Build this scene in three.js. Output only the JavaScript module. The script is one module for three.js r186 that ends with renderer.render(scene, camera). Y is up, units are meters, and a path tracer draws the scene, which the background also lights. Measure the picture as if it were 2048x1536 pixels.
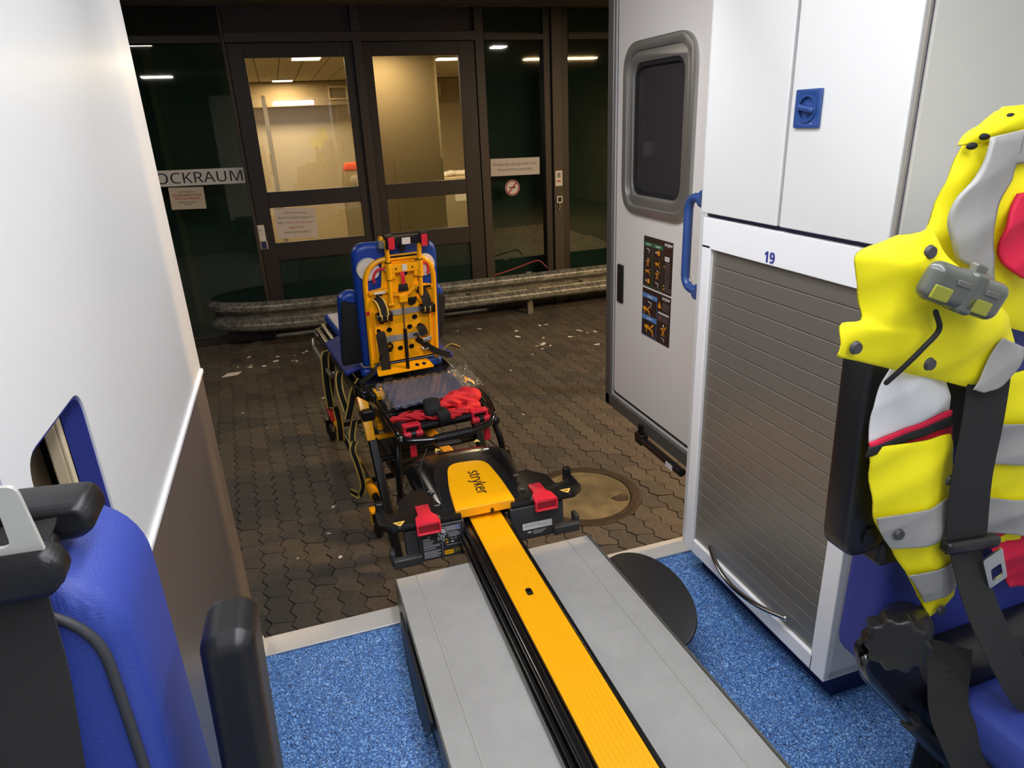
import * as THREE from 'three';
import { RoundedBoxGeometry } from 'three/addons/geometries/RoundedBoxGeometry.js';
import { mergeGeometries, toCreasedNormals } from 'three/addons/utils/BufferGeometryUtils.js';
import { RectAreaLightUniformsLib } from 'three/addons/lights/RectAreaLightUniformsLib.js';
import { FontLoader } from 'three/addons/loaders/FontLoader.js';
import { TextGeometry } from 'three/addons/geometries/TextGeometry.js';

// ---------------------------------------------------------------- camera, sky, exposure
const scene = new THREE.Scene();
const camera = new THREE.PerspectiveCamera(58.88, 2048 / 1536, 0.05, 80);
camera.position.set(0, 1.45, 0);
camera.quaternion.set(-0.178493, -0.152595, -0.049562, 0.970772);
scene.background = new THREE.Color(0x06080a);          // night beyond the covered bay
const renderer = new THREE.WebGLRenderer({ antialias: true });
renderer.toneMapping = THREE.LinearToneMapping;
renderer.toneMappingExposure = 1.0;
renderer.shadowMap.enabled = true;
RectAreaLightUniformsLib.init();

const G = -0.7;                                         // street level below the vehicle floor
const V = (x, y, z) => new THREE.Vector3(x, y, z);
const D = THREE.MathUtils.degToRad;
function rng(seed) { let s = seed >>> 0; return () => { s = (s + 0x6D2B79F5) | 0; let t = Math.imul(s ^ (s >>> 15), 1 | s); t = (t + Math.imul(t ^ (t >>> 7), 61 | t)) ^ t; return ((t ^ (t >>> 14)) >>> 0) / 4294967296; }; }

// ---------------------------------------------------------------- lights: area lamps with their glowing faces are built by this one helper
function lampFace(parent, name, w, d, x, y, z, color, power, glow, rim = true) {
  if (rim) part('housing', [rbox(w + .04, .03, d + .04, x, y + .021, z, .006)], M.lampBody, parent);
  const m = new THREE.MeshStandardMaterial({ color: 0x000000, emissive: color, emissiveIntensity: glow, roughness: 1 });
  part(name, [rbox(w, .01, d, x, y + .004, z, .002)], m, parent);
  const l = new THREE.RectAreaLight(color, power, w, d);
  l.position.set(x, y - .006, z); l.rotation.x = -Math.PI / 2; parent.add(l);
  return l;
}

// ---------------------------------------------------------------- textures
function noiseGrid(n, cells, seed) {                      // tileable value noise
  const r = rng(seed), g = new Float32Array(cells * cells); for (let i = 0; i < g.length; i++) g[i] = r();
  const out = new Float32Array(n * n);
  for (let y = 0; y < n; y++) for (let x = 0; x < n; x++) {
    const fx = x / n * cells, fy = y / n * cells, x0 = Math.floor(fx), y0 = Math.floor(fy); let u = fx - x0, v = fy - y0; u = u * u * (3 - 2 * u); v = v * v * (3 - 2 * v);
    const a = g[(y0 % cells) * cells + x0 % cells], b = g[(y0 % cells) * cells + (x0 + 1) % cells], c = g[((y0 + 1) % cells) * cells + x0 % cells], d = g[((y0 + 1) % cells) * cells + (x0 + 1) % cells];
    out[y * n + x] = (a * (1 - u) + b * u) * (1 - v) + (c * (1 - u) + d * u) * v;
  }
  return out;
}
function dataTex(n, fn, srgb = true, rep = [1, 1]) {
  const d = new Uint8Array(n * n * 4);
  for (let y = 0; y < n; y++) for (let x = 0; x < n; x++) { const c = fn(x, y), i = (y * n + x) * 4; d[i] = Math.max(0, Math.min(255, c[0])); d[i + 1] = Math.max(0, Math.min(255, c[1])); d[i + 2] = Math.max(0, Math.min(255, c[2])); d[i + 3] = 255; }
  const t = new THREE.DataTexture(d, n, n, THREE.RGBAFormat); t.wrapS = t.wrapT = THREE.RepeatWrapping; t.magFilter = THREE.LinearFilter; t.minFilter = THREE.LinearMipmapLinearFilter; t.generateMipmaps = true;
  if (srgb) t.colorSpace = THREE.SRGBColorSpace; t.repeat.set(...rep); t.needsUpdate = true; return t;
}
function canvasTex(w, h, draw) {
  const c = document.createElement('canvas'); c.width = w; c.height = h; const x = c.getContext('2d'); draw(x, w, h);
  const t = new THREE.CanvasTexture(c); t.colorSpace = THREE.SRGBColorSpace; return t;
}
const nA = noiseGrid(512, 256, 11), nB = noiseGrid(512, 128, 12), nC = noiseGrid(512, 24, 13), nD = noiseGrid(512, 6, 14), nE = noiseGrid(512, 190, 15);
// vinyl chip flooring: blue chips with pale and near-black ones, 0.45 m per repeat
const floorTex = dataTex(512, (x, y) => {
  const i = y * 512 + x, a = nB[i], b = nE[i], c = nA[i]; let k = [66, 116, 178];
  if (a > .60) k = [104, 154, 212]; if (a > .74) k = [150, 190, 232]; if (b < .34) k = [40, 82, 150]; if (b < .20) k = [24, 34, 62]; if (c > .86 && a < .6) k = [196, 200, 190]; if (c < .09) k = [20, 26, 44];
  return k;
}, true, [2.2, 2.2]);
const paveTex = dataTex(512, (x, y) => { const i = y * 512 + x, s = 205 + 70 * (nA[i] - .5) + 34 * (nC[i] - .5) + (nE[i] > .9 ? 40 : 0); return [s, s, s]; }, true, [3, 3]);
const paveBump = dataTex(512, (x, y) => { const i = y * 512 + x, s = 120 + 90 * (nA[i] - .5) + 70 * (nB[i] - .5); return [s, s, s]; }, false, [3, 3]);
const scuffTex = dataTex(512, (x, y) => {                 // worn aluminium: fine mottling, pale rub marks
  const i = y * 512 + x; const s = 222 + 8 * (nC[i] - .5) + 12 * (nD[i] - .5) + 6 * (nA[i] - .5); return [s, s, s - 3];
}, true, [1.3, 1.3]);
const scuffRough = dataTex(512, (x, y) => { const i = y * 512 + x, s = 120 + 60 * (nC[i] - .5) + 60 * (nD[i] - .5); return [s, s, s]; }, false, [1.3, 1.3]);
const galvTex = dataTex(512, (x, y) => { const i = y * 512 + x, s = 175 + 70 * (nC[i] - .5) + 60 * (nB[i] - .5) + 40 * (nD[i] - .5); return [s, s, s * .97]; }, true, [2, 2]);
const weaveBump = dataTex(256, (x, y) => { const s = 128 + 60 * Math.sin(x * Math.PI / 4) * Math.sin(y * Math.PI / 4); return [s, s, s]; }, false, [60, 60]);
const leatherBump = dataTex(512, (x, y) => { const i = y * 512 + x, s = 128 + 110 * (nB[i] - .5) + 60 * (nA[i] - .5); return [s, s, s]; }, false, [6, 6]);
const railTex = dataTex(256, (x, y) => { const r = x % 64 < 20 && (y & 3) < 2; const s = r ? [224, 140, 0] : [247, 168, 0]; return s; }, true, [1, 1]);
const concTex = dataTex(512, (x, y) => { const i = y * 512 + x, s = 190 + 50 * (nC[i] - .5) + 40 * (nD[i] - .5) + 26 * (nA[i] - .5); return [s, s, s]; }, true, [.4, .4]);

// ---------------------------------------------------------------- materials
const mat = (color, roughness = .6, metalness = 0, o = {}) => new THREE.MeshStandardMaterial({ color, roughness, metalness, ...o });
const phys = (color, roughness, metalness, o) => new THREE.MeshPhysicalMaterial({ color, roughness, metalness, ...o });
const M = {
  lampBody: mat(0xb8b8b4, .5), white: phys(0xdcdcd8, .32, 0, { clearcoat: .25, clearcoatRoughness: .25 }), whiteMatt: mat(0xdededb, .6), whiteGloss: phys(0xdedcd2, .16, 0, { clearcoat: .7, clearcoatRoughness: .08 }),
  trimWhite: mat(0xf0f0ee, .35), doorWhite: phys(0xe4dfd7, .38, 0, { clearcoat: .2, clearcoatRoughness: .3 }), alu: mat(0xa4a29c, .38, .75), aluDark: mat(0x77756f, .45, .6), steel: mat(0x8a7f74, .38, .6),
  shutter: mat(0x918b80, .36, .55), sheet: mat(0xc9c8c4, .5, .2, { map: scuffTex, bumpMap: scuffRough, bumpScale: .0003 }), sill: mat(0xd6d2c8, .4, .35), chrome: mat(0xdadada, .12, 1),
  navyGap: mat(0x2a2350, .6), blueHandle: phys(0x2b4a86, .35, 0, { clearcoat: .4 }), bluePrint: mat(0x2c3486, .6), floor: mat(0xffffff, .55, 0, { map: floorTex }), rubber: mat(0x1a1a1b, .5), rubberSoft: mat(0x121213, .75),
  black: mat(0x151516, .38), blackGloss: phys(0x121213, .22, 0, { clearcoat: .5, clearcoatRoughness: .15 }), blackMetal: mat(0x1b1b1d, .3, .4), greyPlastic: mat(0x3a3b3d, .5), webbing: mat(0x1b1b1b, .8, 0, { bumpMap: weaveBump, bumpScale: .0006 }), webGrey: mat(0x2c2b28, .8, 0, { bumpMap: weaveBump, bumpScale: .0006 }),
  yellow: phys(0xffb300, .36, 0, { clearcoat: .35, clearcoatRoughness: .2 }), railYellow: mat(0xffffff, .5, 0, { map: railTex }), red: phys(0xd9263c, .42, 0, { clearcoat: .2 }), redFabric: mat(0xd01f2a, .75), darkRed: mat(0x8c1420, .5), strapYellow: mat(0xe3c25a, .7),
  blueCush: phys(0x153f9c, .42, 0, { clearcoat: .2, clearcoatRoughness: .4 }), seatBlue: phys(0x2d4196, .55, 0, { bumpMap: leatherBump, bumpScale: .0006, clearcoat: .12, clearcoatRoughness: .5 }), seatNavy: mat(0x28358a, .6), navyPad: mat(0x25345c, .5), paper: mat(0xd9d6cf, .8), print: mat(0x2a1414, .6),
  plastic: phys(0xffffff, .14, 0, { transmission: .94, thickness: 0, ior: 1.5 }), hiviz: mat(0xf3e600, .72), tape: mat(0x9b9994, .5), crimson: mat(0xd0103c, .7), cuffGrey: mat(0xd2d2d2, .75), device: phys(0x54574f, .3, 0, { clearcoat: .3 }),
  frameDark: mat(0x2b2523, .5), frameMid: mat(0x3c3430, .5), panelDark: mat(0x342c2c, .55), greenPanel: phys(0x1c2f2b, .14, 0, { clearcoat: .6, clearcoatRoughness: .05 }),
  glassDark: phys(0xb0bfba, .02, 0, { transmission: 1, thickness: 0, ior: 1.9 }), glassDoor: phys(0xe9e3d2, .01, 0, { transmission: 1, thickness: 0, ior: 1.75 }), glassVeh: phys(0x6a6567, .06, 0, { transmission: .7, thickness: 0, ior: 1.6 }),
  galv: mat(0xb2b3b1, .5, .45, { map: galvTex }), sand: mat(0x211d18, .9), iron: mat(0x5a4a3a, .7, .3, { map: galvTex }), conc: mat(0x8f8a80, .9, 0, { map: concTex }), manConc: mat(0x8a7d5c, .75, 0, { map: concTex }), bodyWhite: mat(0xd6d6d2, .4), chassis: mat(0x161616, .8),
  beige: mat(0xd0c3a8, .85), beigeDark: mat(0x9a8868, .8), ceilBeige: mat(0xb5aa92, .85), stone: mat(0x988a66, .7), oat: mat(0xcab894, .8), dim: mat(0x9aaaa5, .9), linen: mat(0xe0d8cc, .9), bin: mat(0x9a9078, .6), orange: mat(0xe2542a, .6), trimGrey: mat(0x8f8a80, .5),
};
const paveMats = [0x645c52, 0x5c554c, 0x6a6155, 0x565049, 0x655a52].map(c => mat(c, .62, 0, { map: paveTex, bumpMap: paveBump, bumpScale: .0016 }));

// ---------------------------------------------------------------- geometry helpers
function norm(g) { g = g.index ? g.toNonIndexed() : g; if (!g.attributes.uv) g.setAttribute('uv', new THREE.BufferAttribute(new Float32Array(g.attributes.position.count * 2), 2)); if (!g.attributes.normal) g.computeVertexNormals(); for (const k of Object.keys(g.attributes)) if (!['position', 'normal', 'uv'].includes(k)) g.deleteAttribute(k); return g; }
const mg = list => list.length === 1 ? list[0] : mergeGeometries(list.map(norm), false);
function xf(g, x = 0, y = 0, z = 0, rx = 0, ry = 0, rz = 0) { if (rz) g.rotateZ(rz); if (rx) g.rotateX(rx); if (ry) g.rotateY(ry); return g.translate(x, y, z); }
function rbox(w, h, d, x = 0, y = 0, z = 0, r = .004, rx = 0, ry = 0, rz = 0, seg = 2) { return xf(new RoundedBoxGeometry(w, h, d, seg, Math.min(r, w * .49, h * .49, d * .49)), x, y, z, rx, ry, rz); }
function bx(w, h, d, x = 0, y = 0, z = 0, rx = 0, ry = 0, rz = 0) { return xf(new THREE.BoxGeometry(w, h, d), x, y, z, rx, ry, rz); }
function mbox(w, h, d, x = 0, y = 0, z = 0) {               // box with uv in metres
  const g = new THREE.BoxGeometry(w, h, d), p = g.attributes.position, n = g.attributes.normal, u = g.attributes.uv; g.translate(x, y, z);
  for (let i = 0; i < p.count; i++) { const ax = Math.abs(n.getX(i)), ay = Math.abs(n.getY(i)); if (ay > .5) u.setXY(i, p.getX(i), p.getZ(i)); else if (ax > .5) u.setXY(i, p.getZ(i), p.getY(i)); else u.setXY(i, p.getX(i), p.getY(i)); }
  return g;
}
function cyl(a, b, r, r2 = r, seg = 18) { const d = b.clone().sub(a), g = new THREE.CylinderGeometry(r2, r, d.length(), seg, 1); g.applyQuaternion(new THREE.Quaternion().setFromUnitVectors(V(0, 1, 0), d.clone().normalize())); const m = a.clone().add(b).multiplyScalar(.5); return g.translate(m.x, m.y, m.z); }
const sph = (x, y, z, r, sx = 1, sy = 1, sz = 1) => new THREE.SphereGeometry(r, 18, 12).scale(sx, sy, sz).translate(x, y, z);
function tube(pts, r, { fillet = .03, seg = 10, smooth = false, closed = false, rad = 12, caps = true } = {}) {
  let curve;
  if (smooth) curve = new THREE.CatmullRomCurve3(pts, closed);
  else {
    curve = new THREE.CurvePath(); let prev = pts[0].clone();
    for (let i = 1; i < pts.length - 1; i++) {
      const p = pts[i], a = pts[i - 1].clone().sub(p), b = pts[i + 1].clone().sub(p), f = Math.min(fillet, a.length() * .49, b.length() * .49), s = p.clone().add(a.setLength(f)), e = p.clone().add(b.setLength(f));
      if (prev.distanceTo(s) > 1e-5) curve.add(new THREE.LineCurve3(prev, s)); curve.add(new THREE.QuadraticBezierCurve3(s, p.clone(), e)); prev = e;
    }
    curve.add(new THREE.LineCurve3(prev, pts[pts.length - 1].clone()));
  }
  const n = Math.max(6, (pts.length - 1) * seg), g = [new THREE.TubeGeometry(curve, n, r, rad, closed)];
  if (caps && !closed) { const a = pts[0], b = pts[pts.length - 1]; g.push(new THREE.SphereGeometry(r * .999, 10, 8).translate(a.x, a.y, a.z), new THREE.SphereGeometry(r * .999, 10, 8).translate(b.x, b.y, b.z)); }
  return mg(g);
}
function shapeOf(pts) { const s = new THREE.Shape(); pts.forEach((p, i) => i ? s.lineTo(p[0], p[1]) : s.moveTo(p[0], p[1])); s.closePath(); return s; }
function roundPoly(pts, r, n = 5) {                         // polygon with rounded corners (r number or per-corner array)
  const out = [], N = pts.length;
  for (let i = 0; i < N; i++) {
    const p = pts[i], a = pts[(i + N - 1) % N], b = pts[(i + 1) % N], rr = Array.isArray(r) ? r[i] : r, la = Math.hypot(a[0] - p[0], a[1] - p[1]), lb = Math.hypot(b[0] - p[0], b[1] - p[1]), f = Math.min(rr, la * .49, lb * .49);
    if (f < 1e-4) { out.push(p); continue; }
    const s = [p[0] + (a[0] - p[0]) * f / la, p[1] + (a[1] - p[1]) * f / la], e = [p[0] + (b[0] - p[0]) * f / lb, p[1] + (b[1] - p[1]) * f / lb];
    for (let k = 0; k <= n; k++) { const t = k / n; out.push([(1 - t) ** 2 * s[0] + 2 * t * (1 - t) * p[0] + t * t * e[0], (1 - t) ** 2 * s[1] + 2 * t * (1 - t) * p[1] + t * t * e[1]]); }
  }
  return out;
}
function ext(pts, depth, { bevel = 0, holes = [], seg = 2 } = {}) {   // xy outline pushed along +z
  const s = shapeOf(pts); for (const h of holes) s.holes.push(h.isPath ? h : new THREE.Path(h.map(p => new THREE.Vector2(p[0], p[1]))));
  const g = new THREE.ExtrudeGeometry(s, { depth: depth - 2 * bevel, bevelEnabled: bevel > 0, bevelThickness: bevel, bevelSize: bevel, bevelOffset: -bevel, bevelSegments: seg, curveSegments: 10 });
  return bevel ? toCreasedNormals(g.translate(0, 0, bevel), .62) : g;
}
function circPath(x, y, r, n = 20) { const a = []; for (let i = 0; i < n; i++) { const t = -i / n * Math.PI * 2; a.push([x + r * Math.cos(t), y + r * Math.sin(t)]); } return a; }
function ribbon(pts, wdir, w, t = .002, n = 36) {            // flat strap following pts; wdir: vector or [start, end]
  const c = new THREE.CatmullRomCurve3(pts, false, 'centripetal'), pos = [], idx = [], uv = [], W0 = Array.isArray(wdir) ? wdir[0] : wdir, W1 = Array.isArray(wdir) ? wdir[1] : wdir, len = c.getLength();
  for (let i = 0; i <= n; i++) {
    const s = i / n, p = c.getPoint(s), tan = c.getTangent(s); let wd = W0.clone().lerp(W1, s); wd.addScaledVector(tan, -wd.dot(tan)).normalize(); const nn = tan.clone().cross(wd).normalize();
    for (const [a, b] of [[-1, 1], [1, 1], [1, -1], [-1, -1]]) { const q = p.clone().addScaledVector(wd, a * w / 2).addScaledVector(nn, b * t / 2); pos.push(q.x, q.y, q.z); uv.push(a * w / 2, s * len); }
  }
  for (let i = 0; i < n; i++) for (let k = 0; k < 4; k++) { const a = i * 4 + k, b = i * 4 + (k + 1) % 4, d = a + 4, e = b + 4; idx.push(a, d, b, b, d, e); }
  const L = n * 4; idx.push(0, 1, 2, 0, 2, 3, L, L + 2, L + 1, L, L + 3, L + 2);
  const g = new THREE.BufferGeometry(); g.setAttribute('position', new THREE.Float32BufferAttribute(pos, 3)); g.setAttribute('uv', new THREE.Float32BufferAttribute(uv, 2)); g.setIndex(idx); const h = g.toNonIndexed(); h.computeVertexNormals(); return h;
}
function edges(pts, wdir, w, e = .006, t = .003) {            // the two coloured selvedges of a strap
  const c = new THREE.CatmullRomCurve3(pts, false, 'centripetal').getPoints(30), W0 = Array.isArray(wdir) ? wdir[0] : wdir, W1 = Array.isArray(wdir) ? wdir[1] : wdir;
  return [-1, 1].map(s => ribbon(c.map((p, i) => { const k = i / 30, tn = (c[Math.min(30, i + 1)].clone().sub(c[Math.max(0, i - 1)])).normalize(), wd = W0.clone().lerp(W1, k); wd.addScaledVector(tn, -wd.dot(tn)).normalize(); return p.clone().addScaledVector(wd, s * (w / 2 - e / 2)); }), wdir, e, t));
}
function patch(P, { nu = 14, nv = 24, t = .003, bulge = 0, wr = .003, seed = 1, flat = false } = {}) {   // cloth between two boundary polylines
  const mk = a => new THREE.CatmullRomCurve3(a.map(p => V(...p)), false, 'centripetal'), cl = P.L.length > 2 ? mk(P.L) : new THREE.LineCurve3(V(...P.L[0]), V(...P.L[1])), cr = P.R.length > 2 ? mk(P.R) : new THREE.LineCurve3(V(...P.R[0]), V(...P.R[1]));
  const top = [], idx = [], pos = [], uv = [];
  for (let j = 0; j <= nv; j++) { const a = cl.getPoint(j / nv), b = cr.getPoint(j / nv); for (let i = 0; i <= nu; i++) { const u = i / nu, p = a.clone().lerp(b, u); const f = (1 - 1.6 * Math.abs(Math.sin(p.x * 34 + p.y * 13 + seed + .8 * Math.sin(p.y * 17)))) * .8 + Math.sin(p.x * 27 - p.y * 58 + seed * 2.1) * .6 + (1 - 1.8 * Math.abs(Math.sin(p.x * 21 - p.y * 47 + seed * 1.7))) * .55 + Math.sin(p.x * 140 + p.y * 95 + seed * .7) * .15; p.z += bulge * Math.sin(Math.PI * u) * (flat ? 1 : Math.sin(Math.PI * Math.min(1, .15 + .85 * j / nv))) + wr * f; top.push(p); } }
  const N = (nu + 1) * (nv + 1); for (const p of top) { pos.push(p.x, p.y, p.z); uv.push(p.x, p.y); } for (const p of top) { pos.push(p.x, p.y, p.z - t); uv.push(p.x, p.y); }
  const at = (i, j) => j * (nu + 1) + i;
  for (let j = 0; j < nv; j++) for (let i = 0; i < nu; i++) { const a = at(i, j), b = at(i + 1, j), c = at(i, j + 1), d = at(i + 1, j + 1); idx.push(a, c, b, b, c, d, a + N, b + N, c + N, b + N, d + N, c + N); }
  const rim = []; for (let i = 0; i < nu; i++) rim.push(at(i, 0)); for (let j = 0; j < nv; j++) rim.push(at(nu, j)); for (let i = nu; i > 0; i--) rim.push(at(i, nv)); for (let j = nv; j > 0; j--) rim.push(at(0, j));
  rim.forEach((a, k) => { const b = rim[(k + 1) % rim.length]; idx.push(a, b, a + N, b, b + N, a + N); });
  const g = new THREE.BufferGeometry(); g.setAttribute('position', new THREE.Float32BufferAttribute(pos, 3)); g.setAttribute('uv', new THREE.Float32BufferAttribute(uv, 2)); g.setIndex(idx); g.computeVertexNormals(); return g;
}
function sweep(profile, path, up = V(0, 1, 0)) {               // closed profile [out, up] along a horizontal path
  const pos = [], idx = [], uv = [], n = profile.length; let len = 0;
  path.forEach((p, i) => { const a = path[Math.max(0, i - 1)], b = path[Math.min(path.length - 1, i + 1)], tn = b.clone().sub(a).normalize(), o = tn.clone().cross(up).normalize(); if (i) len += p.distanceTo(path[i - 1]); profile.forEach((q, k) => { const v = p.clone().addScaledVector(o, q[0]).addScaledVector(up, q[1]); pos.push(v.x, v.y, v.z); uv.push(len, q[1]); }); });
  for (let i = 0; i < path.length - 1; i++) for (let k = 0; k < n; k++) { const a = i * n + k, b = i * n + (k + 1) % n; idx.push(a, b, a + n, b, b + n, a + n); }
  const g = new THREE.BufferGeometry(); g.setAttribute('position', new THREE.Float32BufferAttribute(pos, 3)); g.setAttribute('uv', new THREE.Float32BufferAttribute(uv, 2)); g.setIndex(idx); const h = g.toNonIndexed(); h.computeVertexNormals(); return h;
}
const toX = (g, x0 = 0) => g.rotateY(Math.PI / 2).translate(x0, 0, 0);   // outline drawn in (-z, y), thickness along +x

// ---------------------------------------------------------------- scene tree helpers
const taken = {};
function numbered(name) { const n = taken[name] = (taken[name] ?? -1) + 1; return n ? `${name}_${String(n).padStart(3, '0')}` : name; }
function part(name, geos, m, parent) { const o = new THREE.Mesh(mg(geos), m); o.name = name; o.castShadow = o.receiveShadow = true; parent.add(o); return o; }
function thing(name, label, category, pos = [0, 0, 0], turn = 0, group) { const o = new THREE.Group(); o.name = numbered(name); o.position.set(...pos); o.rotation.y = turn; o.userData = { label, category }; if (group) o.userData.group = group; scene.add(o); return o; }
function solo(name, label, category, geos, m, group) { const o = part(numbered(name), geos, m, scene); o.userData = { label, category }; if (group) o.userData.group = group; return o; }
function struct(name, geos, m, label) { const o = part(name, geos, m, scene); o.userData = { kind: 'structure', label }; return o; }
function structGroup(name, label) { const o = new THREE.Group(); o.name = name; o.userData = { kind: 'structure', label }; scene.add(o); return o; }
const fontReg = await new FontLoader().loadAsync('fonts/droid/droid_sans_regular.typeface.json');
const fontBold = await new FontLoader().loadAsync('fonts/droid/droid_sans_bold.typeface.json');
function text(str, size, font = fontReg, depth = .001) { const g = new TextGeometry(str, { font, size, depth, curveSegments: 4 }); g.computeBoundingBox(); const b = g.boundingBox; return { g: g.translate(-(b.min.x + b.max.x) / 2, -(b.min.y + b.max.y) / 2, 0), w: b.max.x - b.min.x, h: b.max.y - b.min.y }; }

// ================================================================ STREET LEVEL: paving, canopy
{
  const ground = struct('ground', [mbox(22, .1, 18, 2, G - .0575, -1)], M.sand, 'sand bedding of the paved ambulance bay');
  const L = .2026, W = .112, a = .014, J = .0017, turn = D(3.6), cs = Math.cos(turn), sn = Math.sin(turn);
  // wavy interlocking block: both long sides follow the same zigzag
  const out = [[-.042 + J, J], [-.07 + J, .0507], [-.042 + J, .1013], [-.07 + J, .152], [-.042 + J, .2026 - J], [.055 - J, .2316 - J], [.070 - J, .2026], [.042 - J, .152], [.070 - J, .1013], [.042 - J, .0507], [.055 - J, .029 + J]].map(([x, y]) => [x, .116 - y]);
  const stone = [0, 1, 2].map(k => { const g = ext(roundPoly(out, .004, 1), .022 + k * .0012, { bevel: .0025, seg: 1 }); return g.rotateX(-Math.PI / 2).translate(0, G - .022, 0); });
  const view = new THREE.Matrix4().compose(camera.position, camera.quaternion, V(1, 1, 1)).invert(), list = [], r = rng(5);
  for (let i = -40; i < 62; i++) for (let j = -8; j < 46; j++) {
    const u = i * W, v = j * L + (i & 1 ? L / 2 : 0) + (Math.floor(i / 2)) * 0, x = -.142 + u * cs - v * sn, z = -2.0 - v * cs - u * sn;
    if (z < -7.75 || z > -1.5 || x < -3 || x > 5.5) continue; if (Math.hypot(x - 1.47, z + 3.33) < .29) continue;
    const p = V(x, G, z).applyMatrix4(view), du = p.x / -p.z, dv = p.y / -p.z, vis = Math.abs(du) < .8 && Math.abs(dv) < .62 && p.z < 0;
    const hidden = du < -.56 + (-.0) || du > .27 || (du > .13 && dv < -.20) || z > -2.35 || (du < -.36 && dv < -.3);
    list.push({ x, z, s: vis && !hidden ? 1 / p.z ** 2 : 0, k: Math.floor(r() * 3), m: Math.floor(r() * 5), dy: (r() - .5) * .003, ry: (r() - .5) * .02 });
  }
  list.sort((p, q) => q.s - p.s);
  const rest = [[], [], [], [], []];
  list.forEach((q, n) => {
    if (n < 300) { const o = new THREE.Mesh(stone[q.k], paveMats[q.m]); o.name = n ? `paving_stone_${String(n).padStart(3, '0')}` : 'paving_stone'; o.position.set(q.x, q.dy, q.z); o.rotation.y = turn + q.ry; o.castShadow = o.receiveShadow = true; ground.add(o); }
    else rest[q.m].push(stone[q.k].clone().rotateY(turn + q.ry).translate(q.x, q.dy, q.z));
  });
  rest.forEach((g, k) => { const o = part(k ? `outer_paving_${String(k).padStart(3, '0')}` : 'outer_paving', g, paveMats[k], ground); o.userData.kind = 'stuff'; });
}
{
  const t = thing('manhole_cover', 'round concrete-filled manhole cover with rusty iron ring in the paving', 'manhole cover', [1.47, G, -3.33]);
  part('iron_ring', [new THREE.LatheGeometry([[.283, -.05], [.283, .002], [.287, .006], [.34, .006], [.348, .003], [.348, -.05]].map(p => new THREE.Vector2(...p)), 56)], M.iron, t);
  part('concrete_fill', [new THREE.CylinderGeometry(.279, .279, .05, 48).translate(0, -.0215, 0)], M.manConc, t);
  part('lifting_pocket', [ext(roundPoly([[.13, .10], [.2, .08], [.245, .1], [.22, .16], [.16, .15]], .01, 2), .004).rotateX(Math.PI / 2).translate(0, .006, 0)], M.iron, t);
}
struct('wall_bay_right', [mbox(.2, 3.6, 16, 8.2, .9, .5)], M.conc, 'concrete side wall of the bay far right');
struct('wall_bay_back', [mbox(16, 3.6, .2, 1, .9, 8.6)], M.conc, 'concrete back wall of the bay');
struct('ceiling_canopy', [mbox(22, .3, 17, 2, 2.72, .7)], M.conc, 'concrete soffit over the ambulance bay');
for (const [x, z, w, d, p, lab] of [[-1.55, -5.1, .5, .3, 60, 'small soffit light left of the vehicle'], [-2.0, .6, .55, .3, 80, 'small soffit light beside the vehicle front'], [5.6, -1.9, 1.5, .22, 560, 'long warm soffit light right of the vehicle'], [3.6, -4.2, .22, .22, 420, 'square warm soffit light near the facade']]) {
  const t = thing('soffit_light', lab + ' under the canopy', 'lamp'); lampFace(t, 'diffuser', w, d, x, 2.535, z, x > 5 ? 0xffcf8a : 0xfff2e2, p, 9);
}

// ================================================================ VEHICLE BODY
struct('floor', [mbox(2.55, .08, 3.15, .325, -.04, -.185)], M.floor, 'blue speckled chip flooring of the ambulance');
struct('chassis', [bx(2.5, .3, 3.0, .325, -.24, -.2), bx(.25, .35, .6, -.7, -.5, .6), bx(.25, .35, .6, 1.35, -.5, .6)], M.chassis, 'dark underbody of the ambulance');
struct('ceiling', [mbox(2.55, .08, 3.35, .325, 2.01, -.275)], M.whiteMatt, 'white headliner of the ambulance');
for (const [x, lab] of [[.16, 'left'], [.66, 'right']]) { const t = thing('ceiling_led_strip', `long white LED strip in the ambulance headliner, ${lab} one`, 'lamp'); lampFace(t, 'diffuser', .16, 2.5, x, 1.94, -.35, 0xf4f6ff, 7, 8); }
{
  const t = thing('added_fill_light', 'added white fill light above the rear opening of the ambulance, out of view', 'lamp', [.45, 1.9, -1.72]); t.rotation.x = D(52);  // added lamp out of view, brightens the stretcher behind the vehicle
  lampFace(t, 'diffuser', .7, .09, 0, 0, 0, 0xf6f6ff, 54, 6);
}
struct('wall_outer_left', [mbox(.06, 2.05, 3.4, -.93, .98, -.25)], M.whiteMatt, 'white outer side wall of the ambulance');
struct('wall_right', [mbox(.06, 2.05, 3.15, 1.57, .98, -.13)], M.whiteGloss, 'white right side wall of the ambulance');
struct('wall_front', [mbox(2.55, 2.05, .06, .325, .98, 1.4)], M.whiteMatt, 'white front bulkhead of the ambulance');
struct('wall_left', [
  toX(ext([[.675, .842], [1.95, .842], [1.95, 1.97], [.675, 1.97]], .03, { holes: [roundPoly([[.735, .78 + .085], [.735, 1.152], [.95, 1.152], [.95, .865]], .035, 6)] }), -.315),
], M.white, 'white laminate panel beside the rear door with a cut-out');
struct('wall_left_steel', [mbox(.03, .84, 1.275, -.30, .42, -1.3125)], M.steel, 'brushed steel kick panel below the white laminate');
struct('trim_1', [rbox(.008, .012, 1.275, -.283, .843, -1.3125, .003)], M.trimWhite, 'white edge strip between laminate and steel');
struct('wall_left_return', [mbox(.6, 1.97, .03, -.615, .985, -.69), mbox(.6, 1.97, .08, -.615, .985, -1.9)], M.white, 'white cabinet sides behind the left panel');
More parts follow.
